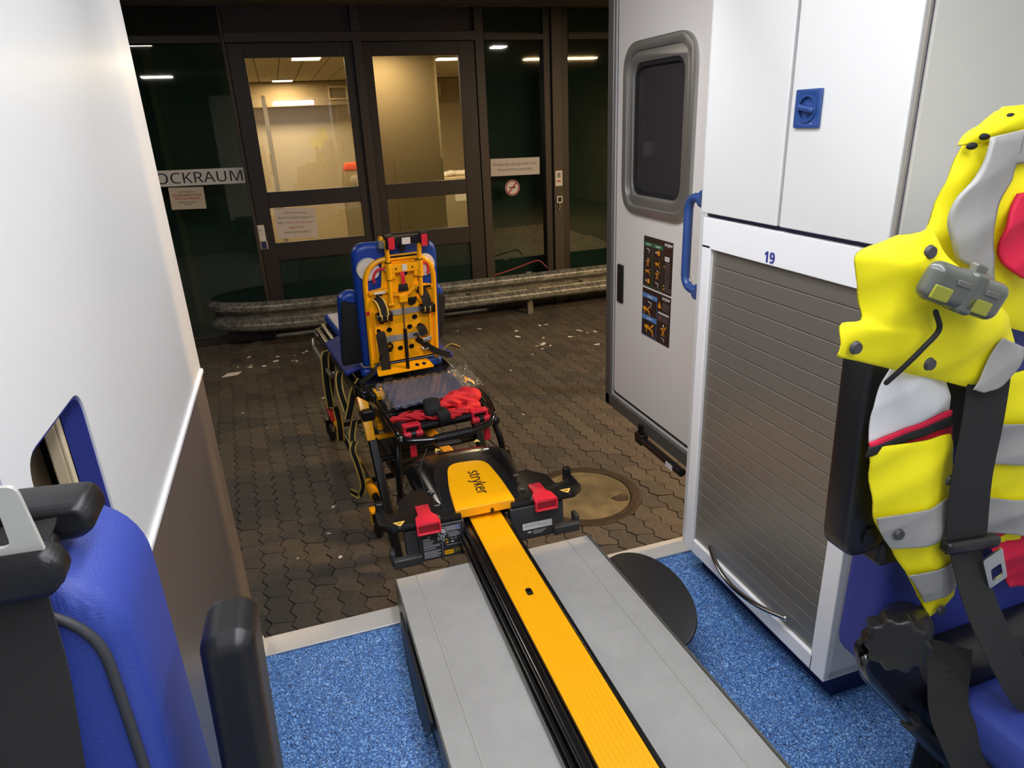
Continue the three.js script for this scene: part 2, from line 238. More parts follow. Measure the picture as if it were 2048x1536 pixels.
{
  const t = thing('wall_compartment', 'navy lined compartment behind the cut-out in the white left panel', 'compartment');
  const hl = roundPoly([[.7365, .8665], [.7365, 1.1505], [.9485, 1.1505], [.9485, .8665]], .034, 6), hi = roundPoly([[.7395, .8695], [.7395, 1.1475], [.9455, 1.1475], [.9455, .8695]], .031, 6);
  part('liner', [toX(ext(hl, .026, { holes: [hi] }), -.3135)], M.seatNavy, t);
  part('frame_bar', [rbox(.016, .29, .02, -.323, 1.008, -.934, .003), rbox(.005, .29, .012, -.3135, 1.008, -.930, .002)], M.oat, t);
  part('back_panel', [bx(.006, .4, .3, -.365, .98, -.84)], M.beigeDark, t);
  part('knob', [cyl(V(-.362, 1.06, -.86), V(-.35, 1.06, -.86), .03)], M.black, t);
}
// rear frame around the opening
struct('wall_rear_right', [mbox(.38, 1.97, .1, 1.375, .985, -1.76)], M.bodyWhite, 'white rear pillar of the ambulance');
struct('trim_2', [rbox(1.56, .006, .075, .455, .003, -1.79, .002), rbox(1.56, .03, .02, .455, -.013, -1.829, .004), rbox(1.56, .007, .008, .455, .005, -1.752, .002)], M.sill, 'scuffed aluminium sill along the rear edge of the floor');
struct('trim_3', [rbox(.03, .035, .03, -.268, .016, -1.80, .006)], M.sill, 'aluminium corner piece of the sill');
function grab(x, y0, y1, z0, z1, label) {
  const t = thing('grab_handle', label, 'handle');
  part('bar', [tube([V(x, y1, z0), V(x, y1, z1), V(x, y0, z1), V(x, y0, z0)], .0145, { fillet: .05 })], M.blueHandle, t);
  for (const y of [y0, y1]) part('flange', [cyl(V(x, y, z0 - .002), V(x, y, z0 - .014), .028)], M.blueHandle, t);
}
grab(-.325, .905, 1.20, -1.94, -2.035, 'blue grab handle at the rear edge of the white left wall');
grab(1.202, .92, 1.205, -1.81, -1.905, 'blue grab handle beside the open rear door');

// ---------------------------------------------------------------- cabinet with roller shutter
{
  const X = 1.112, zA = -1.685, zB = -1.035;
  const t = thing('storage_cabinet', 'tall white cabinet numbered 19 with roller shutter below two doors', 'cabinet', [X, 0, 0]);
  part('carcass', [bx(.40, 1.85, .008, .215, 1.015, zA + .004), rbox(.40, 1.862, .018, .215, 1.02, zB - .009, .004), bx(.40, .02, .65, .215, .105, -1.36), bx(.004, 1.85, .63, .40, 1.02, -1.36), bx(.38, .02, .62, .215, 1.13, -1.36)], M.whiteGloss, t);
  part('frame', [rbox(.022, 1.01, .042, .011, .595, zA + .021, .003), rbox(.022, 1.01, .052, .011, .595, zB - .026, .003), rbox(.022, .048, .56, .011, .114, -1.358, .003), rbox(.022, .086, .65, .011, 1.132, -1.36, .003)], M.trimWhite, t);
  part('plinth', [bx(.3, .095, .6, .21, .047, -1.36)], mat(0x1d3f78, .6, 0, { map: floorTex }), t);  // floor covering carried up, tint darkened for the shadow under the cabinet
  const top = 1.089, bot = .138, n = 21, h = (top - bot) / n;
  for (let i = 0; i < n; i++) part(i ? `slat_${String(i).padStart(3, '0')}` : 'slat', [rbox(.008, h - .0012, .556, .014, bot + (i + .5) * h, -1.364, .0022)], M.shutter, t);
  part('shutter_pull', [tube([V(-.004, .175, -1.535), V(-.03, .165, -1.46), V(-.042, .16, -1.36), V(-.03, .165, -1.26), V(-.004, .175, -1.185)], .0075, { smooth: true })], M.chrome, t);
  // upper doors over a dark gap
  part('gap_backing', [bx(.004, .75, .64, .0115, 1.552, -1.36)], M.navyGap, t);
  const d1 = part('door', [rbox(.018, .746, .315, .001, 1.560, -1.5265, .003)], M.white, t); void d1;
  const d2 = part('door', [rbox(.018, .746, .318, .001, 1.560, -1.199, .003)], M.white, t);
  const lz = -1.298, ly = 1.446;
  const lt = part('latch', [toX(ext(roundPoly([[-lz - .039, ly - .039], [-lz + .039, ly - .039], [-lz + .039, ly + .039], [-lz - .039, ly + .039]], .003, 2), .006, { holes: [circPath(-lz, ly, .029, 28)], bevel: .001 }), -.0145), toX(new THREE.CylinderGeometry(.029, .029, .002, 28).rotateX(Math.PI / 2).translate(-lz, ly, 0), -.0095)], M.blueHandle, d2); void lt;
  part('thumb_turn', [rbox(.014, .012, .05, -.017, ly, lz, .005, .18), toX(ext(circPath(-lz, ly, .029, 28), .003, { holes: [circPath(-lz, ly, .024, 28)] }), -.017)], M.blueHandle, d2);
  part('edge_strip', [rbox(.008, .75, .006, -.004, 1.558, zB + .004, .002)], M.trimGrey, t);
  const n19 = text('19', .027, fontBold); part('number_19', [n19.g.rotateY(-Math.PI / 2).translate(-.0005, 1.109, -1.39)], M.bluePrint, t);
}

// ---------------------------------------------------------------- open rear door (hinged on the right, standing straight back)
{
  const X = 1.36, t = structGroup('door_1', 'open grey-white rear ambulance door with rounded window, standing to the right');
  const win = roundPoly([[2.165, 1.115], [2.60, 1.115], [2.60, 1.665], [2.165, 1.665]], .085, 7);
  part('door_leaf', [toX(ext([[2.02, .15], [2.79, .15], [2.79, 2.0], [2.02, 2.0]], .045, { holes: [win] }), X)], M.bodyWhite, t);
  part('inner_panel', [toX(ext(roundPoly([[2.04, .235], [2.71, .235], [2.71, 1.96], [2.04, 1.96]], .02, 3), .006, { holes: [win] }), X - .006)], M.doorWhite, t);
  part('dark_gasket', [toX(ext(roundPoly([[2.03, .222], [2.722, .222], [2.722, 1.97], [2.03, 1.97]], .02, 3), .003, { holes: [roundPoly([[2.04, .235], [2.71, .235], [2.71, 1.96], [2.04, 1.96]], .02, 3)] }), X - .003)], M.rubberSoft, t);
  part('edge_profile', [rbox(.05, 1.86, .05, X + .012, 1.075, -2.768, .006), rbox(.05, .06, .76, X + .012, .175, -2.41, .006)], M.aluDark, t);
  const f0 = roundPoly([[2.125, 1.075], [2.64, 1.075], [2.64, 1.705], [2.125, 1.705]], .115, 8), f1 = roundPoly([[2.20, 1.15], [2.565, 1.15], [2.565, 1.63], [2.20, 1.63]], .06, 7), f2 = roundPoly([[2.16, 1.11], [2.605, 1.11], [2.605, 1.67], [2.16, 1.67]], .088, 8);
  part('window_frame', [toX(ext(f0, .016, { holes: [f2], bevel: .004 }), X - .022), toX(ext(f2, .02, { holes: [f1], bevel: .003 }), X - .014)], M.alu, t);
  part('window_gasket', [toX(ext(f1, .012, { holes: [roundPoly([[2.214, 1.164], [2.551, 1.164], [2.551, 1.616], [2.214, 1.616]], .05, 7)] }), X - .006)], M.rubberSoft, t);
  part('pane', [toX(ext(f1, .005), X + .012)], M.glassVeh, t);
  part('door_latch', [rbox(.012, .17, .05, X - .01, .76, -2.655, .006), rbox(.006, .12, .026, X - .016, .76, -2.655, .004)], M.black, t);
  part('gas_strut', [cyl(V(X - .03, .125, -2.37), V(X - .03, .125, -2.06), .017), rbox(.04, .05, .06, X - .025, .125, -2.40, .008), cyl(V(X - .03, .15, -2.40), V(X - .03, .19, -2.40), .012)], M.blackGloss, t);
  part('strut_label', [rbox(.003, .022, .05, X - .048, .125, -2.13, .001)], M.paper, t);
  // two printed instruction sheets
  const icon = (x, cx, cy, s, k) => {                      // small pictogram of a stretcher
    x.save(); x.translate(cx, cy); x.scale(s, s); x.strokeStyle = x.fillStyle = '#f0a018'; x.lineWidth = 7; x.lineCap = 'round'; x.beginPath();
    if (k === 0) { x.moveTo(-30, 0); x.lineTo(10, -4); x.lineTo(34, -22); x.moveTo(-16, 2); x.lineTo(14, 40); x.moveTo(14, 0); x.lineTo(-16, 40); x.stroke(); x.fillStyle = '#e8e8e8'; x.beginPath(); x.arc(0, -22, 8, 0, 7); x.fill(); }
    else if (k === 1) { x.moveTo(-34, -4); x.lineTo(30, 6); x.moveTo(6, 0); x.lineTo(34, -22); x.moveTo(-20, 2); x.lineTo(-20, 20); x.moveTo(24, 8); x.lineTo(36, 26); x.stroke(); x.fillRect(-34, -12, 34, 16); }
    else if (k === 2) { x.fillRect(-6, -18, 34, 36); x.fillStyle = '#e8e8e8'; x.beginPath(); x.ellipse(-26, 0, 12, 8, 0, 0, 7); x.fill(); }
    else { x.strokeStyle = '#e0e0e0'; x.beginPath(); x.moveTo(-26, -8); x.lineTo(20, -2); x.lineTo(14, 22); x.stroke(); x.strokeStyle = '#555'; x.lineWidth = 4; x.beginPath(); x.moveTo(-28, 26); x.lineTo(34, 30); x.stroke(); }
    x.restore();
  };
  const sheet1 = canvasTex(420, 390, (x, w, h) => {
    x.fillStyle = '#15171f'; x.fillRect(0, 0, w, h); x.fillStyle = '#1d6b45'; x.fillRect(10, 44, 122, 30); x.fillRect(146, 44, 138, 30); x.fillStyle = '#fff'; x.font = 'bold 16px sans-serif'; x.fillText('Einladen', 38, 65); x.fillText('Ausladen', 178, 65); x.font = 'bold 32px sans-serif'; x.fillText('stryker', 306, 36);
    x.strokeStyle = '#1d6b45'; x.lineWidth = 4; x.strokeRect(10, 44, 122, 336); x.strokeRect(146, 44, 138, 336);
    [[70, 100, 3], [70, 190, 0], [70, 268, 1], [76, 342, 2]].forEach(([a, b, k]) => icon(x, a, b, .95, k)); [[214, 104, 2], [214, 190, 1], [214, 262, 0], [214, 340, 3]].forEach(([a, b, k]) => icon(x, a, b, .95, k));
    x.strokeStyle = '#3a3d44'; x.lineWidth = 2; for (const y of [146, 228, 306]) { x.beginPath(); x.moveTo(14, y); x.lineTo(280, y); x.stroke(); }
    x.fillStyle = '#e8e8e8'; x.fillRect(316, 112, 62, 34); x.fillStyle = '#333'; x.font = 'bold 20px sans-serif'; x.fillText('1337', 324, 136); x.fillStyle = '#9a9a9a'; for (let y = 160; y < 370; y += 17) x.fillRect(322, y, 60 + (y * 7) % 30, 3); x.fillStyle = '#f0a018'; x.fillRect(306, 180, 10, 16); x.fillRect(306, 326, 12, 14); x.fillRect(306, 352, 12, 14);
  });
  const sheet2 = canvasTex(420, 390, (x, w, h) => {
    x.fillStyle = '#16171f'; x.fillRect(0, 0, w, h); x.fillStyle = '#4f86c0'; x.fillRect(6, 40, 220, 34); x.fillRect(6, 214, 220, 40); x.strokeStyle = '#4f86c0'; x.lineWidth = 4; x.strokeRect(6, 40, 220, 344); x.fillStyle = '#fff'; x.font = 'bold 18px sans-serif'; x.fillText('Einladen', 80, 64); x.fillText('Ausladen', 80, 242); x.font = 'bold 32px sans-serif'; x.fillText('stryker', 300, 36);
    icon(x, 120, 108, 1.1, 3); icon(x, 70, 170, 1.5, 1); icon(x, 116, 316, 1.9, 1); icon(x, 330, 268, 1.3, 0); icon(x, 330, 348, .8, 3);
    x.fillStyle = '#f0a018'; x.beginPath(); x.moveTo(262, 60); x.lineTo(292, 112); x.lineTo(240, 112); x.fill(); x.fillStyle = '#c8c8c8'; x.fillRect(244, 140, 160, 16); x.fillStyle = '#777'; for (let y = 168; y < 214; y += 10) x.fillRect(244, y, 150, 3); for (let y = 62; y < 120; y += 9) x.fillRect(306, y, 96, 3); x.fillStyle = '#c04028'; x.fillRect(268, 172, 14, 22);
  });
  for (const [tx, y0, y1] of [[sheet1, .795, .997], [sheet2, .587, .787]]) {
    const w = .222, g = new THREE.PlaneGeometry(w, y1 - y0).rotateY(-Math.PI / 2).translate(X - .0078, (y0 + y1) / 2, -2.347);
    part('instruction_sheet', [g], phys(0xffffff, .3, 0, { map: tx, clearcoat: .4, clearcoatRoughness: .2 }), t); part('sheet_backing', [bx(.0012, y1 - y0, w, X - .0068, (y0 + y1) / 2, -2.347)], M.black, t);
  }
}

// ---------------------------------------------------------------- stretcher table on the floor
const TILT = D(-3.5);
{
  const t = new THREE.Group(); t.name = 'stretcher_table'; t.userData = { label: 'low grey aluminium stretcher table on the blue floor under the rail', category: 'table' }; scene.add(t);
  t.position.set(.491, .1, -1.84); t.rotation.set(TILT, 0, 0, 'YXZ');
  const g = mbox(.66, .012, 2.6, 0, -.006, 1.3);
  part('top_plate', [g], M.sheet, t);
  part('side_flange', [rbox(.004, .085, 2.6, -.333, -.038, 1.3, .001)], M.aluDark, t); part('side_flange', [rbox(.004, .03, 2.6, .333, -.006, 1.3, .001)], M.aluDark, t);
  part('raised_bead', [rbox(.010, .003, 2.55, -.262, .001, 1.28, .001)], M.sheet, t); part('raised_bead', [rbox(.010, .003, 2.55, .262, .001, 1.28, .001)], M.sheet, t);
  part('frame', [bx(.5, .06, 2.3, 0, -.05, 1.35)], M.aluDark, t);
  const arc = []; for (let k = 0; k <= 24; k++) { const a = Math.PI * k / 24; arc.push([.225 * Math.cos(a), .118 * Math.sin(a)]); }
  const fl = s => ext(arc, .008, { bevel: .002 }).rotateX(-Math.PI / 2).rotateY(-Math.PI / 2 * s);
  const f1 = part('wheel_deflector', [fl(1)], M.rubber, t); f1.position.set(.335, .004, .40); f1.rotation.z = D(26); f1.userData.label = 'right black half-round rubber flap';
  const f2 = part('wheel_deflector', [fl(-1)], M.rubber, t); f2.position.set(-.340, 0, .40); f2.rotation.z = D(86); f2.userData.label = 'left black half-round rubber flap hanging down';
}

// ================================================================ STRETCHER LOADER (rail + trolley head)
{
  const t = new THREE.Group(); t.name = 'stretcher_loader'; t.userData = { label: 'black and yellow powered stretcher loader on a rail over the rear sill', category: 'stretcher loader' }; scene.add(t);
  t.position.set(.512, .149, -2.025); t.rotation.set(TILT, D(-1.03), 0, 'YXZ');
  const zN = 1.19;                                        // near end of the rail
  const rib = []; for (let k = 0; k < 9; k++) rib.push(rbox(.0062, .0016, zN + .3, -.0475 + k * .0119, .0005, (zN - .3) / 2, .0006));
  part('tread_strip', [mbox(.113, .006, zN + .3, 0, -.003, (zN - .3) / 2), ...rib], M.yellow, t);
  part('strip_slot', [ext(roundPoly([[-.009, -.016], [.009, -.016], [.009, .016], [-.009, .016]], .0085, 6), .003).rotateX(-Math.PI / 2).translate(0, .0005, .495), rbox(.014, .005, .012, 0, .002, .499, .002)], M.blackGloss, t);
  part('rail_profile', [
    mbox(.12, .05, zN + .34, 0, -.031, (zN - .34) / 2), rbox(.012, .056, zN + .34, .0645, -.027, (zN - .34) / 2, .003), rbox(.03, .05, zN + .34, -.073, -.031, (zN - .34) / 2, .012), rbox(.012, .03, zN + .34, -.096, -.042, (zN - .34) / 2, .004), rbox(.006, .02, zN + .34, -.106, -.047, (zN - .34) / 2, .002),
  ], M.blackGloss, t);
  part('end_cap', [rbox(.15, .058, .03, 0, -.027, zN + .012, .006)], M.greyPlastic, t);
  // yellow cover: trapezoid with rounded far end, sloping up to the rear
  const cov = roundPoly([[-.108, 0], [.108, 0], [.098, .14], [.074, .285], [-.072, .295], [-.1, .15]], [.004, .004, .06, .05, .05, .06], 6);
  const c = part('yellow_cover', [ext(cov, .034, { bevel: .004 }).rotateX(-Math.PI / 2 + .16).translate(0, .017, .015), rbox(.214, .034, .02, 0, .033, .012, .003)], M.yellow, t);
  part('cover_notch', [ext([[-.007, 0], [.007, 0], [.005, .016], [-.005, .016]], .004).translate(.022, .016, .0215)], M.black, c);
  const st = text('stryker', .038, fontReg, .0012); part('maker_lettering', [st.g.scale(.15 / st.w, 1.15, 1).rotateZ(-Math.PI / 2).rotateX(-Math.PI / 2 + .16).translate(.006, .0735, -.118)], M.print, c);
  // black hood behind the cover
  const hood = (w0, w1, z0, z1, y0, y1, h, m, nm) => {
    const pos = [], idx = [], nu = 20, nv = 14;
    for (let j = 0; j <= nv; j++) for (let i = 0; i <= nu; i++) { const u = i / nu * 2 - 1, v = j / nv, w = w0 + (w1 - w0) * v, z = z0 + (z1 - z0) * v, crown = Math.pow(1 - Math.pow(Math.abs(u), 5), .7), end = 1 - Math.pow(v, 9); pos.push(u * w, y0 + (y1 - y0) * v - h + h * crown * Math.max(0, end), z + (Math.abs(u) ** 3) * .06 * v); }
    for (let j = 0; j < nv; j++) for (let i = 0; i < nu; i++) { const a = j * (nu + 1) + i, b = a + 1, d = a + nu + 1, e = d + 1; idx.push(a, b, d, b, e, d); }
    const N = pos.length / 3, base = []; for (let j = 0; j <= nv; j++) { pos.push(pos[(j * (nu + 1)) * 3], y0 - h - .05, pos[(j * (nu + 1)) * 3 + 2]); base.push(N + j); }
    const g = new THREE.BufferGeometry(); g.setAttribute('position', new THREE.Float32BufferAttribute(pos, 3)); g.setIndex(idx); g.computeVertexNormals(); return part(nm, [g], m, t);
  };
  hood(.185, .226, .005, -.5, .045, .108, .075, M.blackGloss, 'hood');
  part('hood_base', [ext(roundPoly([[-.2, .02], [.17, .02], [.19, .3], [.205, .44], [.13, .475], [-.13, .475], [-.215, .42], [-.2, .25]], .03, 4), .06, { bevel: .01 }).rotateX(-Math.PI / 2).translate(0, -.022, 0)], M.blackGloss, t);
  part('hood_rib', [tube([V(-.165, .022, -.06), V(-.178, .042, -.2), V(-.165, .072, -.34), V(-.12, .1, -.44)], .003, { smooth: true })], M.black, t);
  part('hood_rib', [tube([V(.158, .022, -.05), V(.178, .042, -.2), V(.17, .072, -.34), V(.14, .098, -.43)], .003, { smooth: true })], M.black, t);
  part('inner_shroud', [ext(roundPoly([[-.145, 0], [.14, 0], [.14, .2], [.1, .35], [-.1, .36], [-.14, .22]], [.01, .01, .08, .06, .06, .08], 5), .03, { bevel: .006 }).rotateX(-Math.PI / 2 + .15).translate(0, .012, -.005)], M.black, t);
  part('rear_edge_grip', [rbox(.1, .012, .03, -.02, .095, -.478, .005)], M.rubber, t);
  for (const [x, y, z, r] of [[-.085, .107, -.4, .3], [.085, .108, -.42, -.2]]) part('warning_sticker', [ext([[-.014, -.009], [.014, -.009], [0, .012]], .001).rotateX(-Math.PI / 2 + .14).rotateY(r).translate(x, y, z)], M.strapYellow, t);
  part('white_sticker', [rbox(.022, .001, .01, .10, .104, -.33, .0004, .14)], M.paper, t);
  // side arms
  const arm = s => ext(roundPoly([[.09, .02], [.33, .022], [.372, .058], [.372, .175], [.34, .178], [.337, .125], [.292, .112], [.285, .205], [.225, .27], [.09, .27]].map(p => [s * p[0], p[1]]), [.004, .01, .012, .01, .008, .01, .012, .02, .01, .004], 4), .026, { bevel: .005 }).rotateX(-Math.PI / 2).translate(0, .014, .055);
  part('arm', [arm(1)], M.black, t); part('arm', [arm(-1)], M.black, t);
  part('arm_hook', [rbox(.028, .05, .028, .355, .045, -.108, .006)], M.black, t); part('arm_hook', [rbox(.028, .05, .028, -.355, .045, -.108, .006)], M.black, t);
  for (const s of [-1, 1]) {
    const x = s * .21 - .002;
    const la = part('red_latch', [ext(roundPoly([[-.04, 0], [.04, 0], [.038, .045], [.024, .07], [.024, .135], [-.024, .135], [-.024, .07], [-.038, .045]], .004, 2), .014, { bevel: .003 }).rotateX(-Math.PI / 2).translate(x, .038, .07), rbox(.082, .006, .02, x, .012, .066, .002), rbox(.006, .04, .02, x - .038, .03, .066, .002), rbox(.006, .04, .02, x + .038, .03, .066, .002)], M.red, t);
    part('latch_slot', [rbox(.07, .024, .008, x, .028, .062, .001)], M.darkRed, la);
    part('hook_arm', [rbox(.1, .032, .03, s * .29, -.098, .035, .005), rbox(.018, .05, .045, s * .338, -.085, .01, .005), rbox(.05, .1, .05, s * .265, -.045, -.005, .006)], M.greyPlastic, t);
    part('warning_triangle', [ext(roundPoly([[-.021, .014], [.021, .014], [0, -.02]], .002, 2), .001).rotateX(-Math.PI / 2).translate(s * .303, .0405, .02)], M.strapYellow, t);
    part('warning_mark', [rbox(.014, .0012, .005, s * .303, .0415, .018, .0005)], M.black, t);
    part('bolt', [cyl(V(s * .305, .04, .043), V(s * .305, .0425, .043), .005)], M.chrome, t); part('bolt', [cyl(V(s * .172, .035, .03), V(s * .172, .046, .03), .008)], M.aluDark, t);
    part('hood_clip', [rbox(.02, .006, .008, s * .158, .045, -.05, .002)], M.aluDark, t); part('hood_clip', [rbox(.02, .006, .008, s * .165, .055, -.15, .002)], M.aluDark, t);
    part('side_panel', [rbox(.162, .132, .05, s * .165, -.048, .012, .006)], M.greyPlastic, t);
  }
  const plate = canvasTex(512, 416, (x, w, h) => {
    x.fillStyle = '#303134'; x.fillRect(0, 0, w, h); x.fillStyle = '#8d9094'; x.fillRect(300, 18, 180, 62); x.beginPath(); x.arc(262, 78, 62, 0, 7); x.fill(); x.fillStyle = '#3a3b3e'; x.beginPath(); x.arc(262, 78, 50, 0, 7); x.fill(); x.strokeStyle = '#b9bcc0'; x.lineWidth = 8; x.beginPath(); x.arc(258, 84, 38, 0, 7); x.stroke(); x.fillStyle = '#dcdfe2'; x.beginPath(); x.arc(272, 70, 26, 0, 7); x.fill(); x.fillStyle = '#303134'; x.beginPath(); x.arc(272, 70, 9, 0, 7); x.fill();
    x.fillStyle = '#1b3d8f'; x.beginPath(); x.arc(450, 48, 24, 0, 7); x.fill(); x.fillStyle = '#fff'; x.fillRect(442, 34, 10, 28);
    x.fillStyle = '#e8e8e8'; x.font = 'bold 26px sans-serif'; x.fillText('stryker', 24, 152); x.font = '14px sans-serif'; const ln = (a, b, n, len, s) => { for (let k = 0; k < n; k++) x.fillRect(a, b + k * s, len * (.72 + .28 * Math.abs(Math.sin(k * 2.3 + a))), 4); };
    ln(24, 166, 4, 130, 14); ln(24, 232, 2, 200, 12); ln(24, 262, 2, 150, 14); ln(24, 300, 8, 205, 12); ln(330, 100, 4, 150, 16); ln(300, 262, 1, 180, 10); x.fillStyle = '#dadada'; for (let k = 0; k < 6; k++) x.fillRect(200 + (k % 3) * 32, 140 + Math.floor(k / 3) * 24, 20, 12);
    x.strokeStyle = '#ccc'; x.lineWidth = 3; x.beginPath(); x.moveTo(24, 222); x.lineTo(244, 222); x.moveTo(250, 210); x.lineTo(250, 392); x.stroke(); x.strokeRect(360, 158, 60, 32);
    const tri = (a, b, c, s = 18) => { x.fillStyle = c; x.beginPath(); x.moveTo(a, b); x.lineTo(a + s, b + s * 1.7); x.lineTo(a - s, b + s * 1.7); x.fill(); }; tri(268, 178, '#ddd', 14); tri(304, 172, '#e0a828', 14); tri(310, 206, '#f0b020'); tri(372, 206, '#ccc'); tri(96, 100, '#ddd', 10);
    x.fillStyle = '#f2b400'; x.fillRect(266, 330, 110, 58); x.fillStyle = '#5a4400'; x.fillRect(284, 356, 70, 6); x.strokeStyle = '#888'; x.lineWidth = 2; x.strokeRect(386, 318, 96, 62); x.fillStyle = '#b8a020'; for (let k = 0; k < 5; k++) x.fillRect(394, 328 + k * 10, 60 + (k % 2) * 18, 4);
  });
  part('type_plate', [new THREE.PlaneGeometry(.15, .122).translate(-.165, -.05, .0376)], mat(0xffffff, .5, 0, { map: plate }), t);
  const lab = canvasTex(512, 300, (x, w, h) => { x.fillStyle = '#37383b'; x.fillRect(0, 0, w, h); x.save(); x.fillStyle = '#e4e4e2'; x.fillRect(110, 120, 380, 78); x.fillStyle = '#777'; x.fillRect(130, 140, 200, 6); x.fillRect(130, 162, 150, 5); x.fillRect(300, 162, 120, 5); x.restore(); x.fillStyle = '#c8c8c8'; x.fillRect(170, 222, 50, 20); for (let k = 0; k < 4; k++) x.fillRect(240, 220 + k * 12, 180 - k * 20, 5); });
  part('serial_plate', [new THREE.PlaneGeometry(.15, .1).translate(.168, -.058, .0376)], mat(0xffffff, .5, 0, { map: lab }), t);
}

// ================================================================ STRETCHER (head end towards us, backrest up)
{
  const t = thing('ambulance_stretcher', 'yellow and blue wheeled stretcher with raised backrest standing on the paving', 'stretcher', [.585, G, -2.85], D(6));
  const yL = .8;
  // ---- frame
  part('side_rail', [tube([V(-.27, yL + .01, -.62), V(-.27, yL + .01, -2.06)], .02), rbox(.02, .07, 1.3, -.285, yL - .0, -1.38, .006)], M.blackMetal, t); part('side_rail', [tube([V(.27, yL + .01, -.62), V(.27, yL + .01, -2.06)], .02), rbox(.02, .07, 1.3, .285, yL, -1.38, .006)], M.blackMetal, t);
  part('foot_bar', [tube([V(-.29, yL, -1.95), V(-.29, yL, -2.12), V(.29, yL, -2.12), V(.29, yL, -1.95)], .016, { fillet: .06 })], M.alu, t);
  part('side_guard', [tube([V(-.325, yL - .03, -1.2), V(-.335, yL - .07, -1.25), V(-.335, yL - .07, -1.92), V(-.325, yL - .03, -1.98)], .014, { fillet: .03 })], M.alu, t);
  const head = part('head_section', [tube([V(-.25, yL + .02, -.72), V(-.235, yL + .02, -.3), V(-.235, yL + .015, -.05), V(-.215, yL, -.005), V(-.1, yL - .005, .03), V(.1, yL - .005, .03), V(.205, yL, -.005), V(.235, yL + .015, -.05), V(.25, yL + .02, -.3), V(.255, yL + .02, -.72)], .0155, { fillet: .05 }),
  tube([V(.25, yL + .06, -.42), V(.262, yL + .05, -.2), V(.245, yL + .02, -.06)], .012, { smooth: true })], M.blackGloss, t);
  part('grip_sleeve', [cyl(V(-.09, yL - .005, .03), V(.09, yL - .005, .03), .0225)], M.black, head);
  part('head_deck', [rbox(.44, .012, .5, .0, yL - .012, -.36, .004)], M.rubberSoft, t);
  part('cross_tube', [cyl(V(-.27, yL, -.62), V(.27, yL, -.62), .017), cyl(V(-.25, yL, -.34), V(.25, yL, -.34), .014)], M.blackMetal, t);
  for (const s of [-1, 1]) {
    part('red_release', [rbox(.085, .012, .045, s * .17, yL + .045, -.075, .004), rbox(.012, .034, .045, s * .17 - s * .036, yL + .028, -.075, .004), rbox(.012, .034, .045, s * .17 + s * .036, yL + .028, -.075, .004), cyl(V(s * .17 - .045, yL + .008, -.05), V(s * .17 + .045, yL + .008, -.05), .015)], M.red, t);
    part('release_clip', [cyl(V(s * .17 - .012, yL + .008, -.05), V(s * .17 + .012, yL + .008, -.05), .018)], M.black, t);
    part('red_tab', [rbox(.032, .062, .02, s * .185, yL - .062, -.02, .008)], M.red, t);
    part('corner_block', [rbox(.06, .07, .09, s * .255, yL + .01, -.66, .015), rbox(.03, .03, .12, s * .24, yL + .045, -.56, .008), sph(s * .235, yL - .004, -.03, .024)], M.black, t);
    part('corner_bolt', [cyl(V(s * .205, yL + .06, -.62), V(s * .205, yL + .06, -.55), .01), cyl(V(s * .236, yL + .016, -.02), V(s * .236, yL + .022, -.014), .006)], M.chrome, t);
    part('yellow_bracket', [rbox(.06, .03, .07, s * .2, yL + .04, -.55, .006, .3)], M.yellow, t);
  }
  // ---- folding legs: yellow upper channel, black lower leg, yellow-and-black base
  for (const s of [-1, 1]) {
    part('upper_leg', [xf(ext(roundPoly([[-.026, .04], [.026, .0], [.022, -.2], [-.022, -.2]], .006, 2), .04, { bevel: .004 }), s * .295, yL - .0, -.56, -.5)], M.yellow, t); part('leg_bracket', [rbox(.03, .04, .1, s * .23, yL - .12, -.54, .006), rbox(.13, .024, .024, s * .2, yL - .17, -.48, .005), rbox(.024, .1, .024, s * .15, yL - .12, -.49, .005)], M.yellow, t);
    part('lower_leg', [xf(rbox(.05, .66, .04, 0, -.33, 0, .01), s * .285, yL - .16, -.46, -.5)], M.blackMetal, t); part('lower_leg', [xf(rbox(.05, .66, .04, 0, -.33, 0, .01), s * .245, yL - .06, -1.75, .72)], M.blackMetal, t);
    part('leg_slider', [rbox(.07, .06, .1, s * .285, yL - .04, -.52, .012)], M.black, t);
    part('base_rail', [tube([V(s * .27, .17, -.55), V(s * .27, .19, -.85), V(s * .27, .19, -1.75), V(s * .27, .17, -1.95)], .02, { fillet: .08 })], M.blackMetal, t);
    for (const g of [cyl(V(s * .27, .19, -1.72), V(s * .27, .18, -1.86), .027), cyl(V(s * .27, .188, -1.08), V(s * .27, .188, -1.16), .026), cyl(V(s * .27, .178, -.68), V(s * .27, .188, -.84), .028)]) part('base_sleeve', [g], M.yellow, t);
    part('brake_pedal', [rbox(.045, .03, .12, s * .29, .235, -1.93, .01, .5), rbox(.04, .028, .06, s * .29, .205, -1.85, .008)], M.darkRed, t);
    part('pedal_symbol', [cyl(V(s * .29, .256, -1.92), V(s * .29, .262, -1.925), .013)], M.black, t);
    for (const z of [-.55, -1.95]) {
      const w = part('caster_wheel', [new THREE.TorusGeometry(.055, .022, 10, 28).rotateY(Math.PI / 2).translate(s * .3, .077, z), cyl(V(s * .3 - .018, .077, z), V(s * .3 + .018, .077, z), .045)], M.rubber, t);
      part('fork', [rbox(.006, .1, .04, s * .3 - .03, .11, z, .002), rbox(.006, .1, .04, s * .3 + .03, .11, z, .002), rbox(.07, .02, .06, s * .3, .165, z, .006)], z > -1 ? M.yellow : M.blackMetal, w);
      part('hub', [cyl(V(s * .3 - .035, .077, z), V(s * .3 + .035, .077, z), .012)], M.aluDark, w);
    }
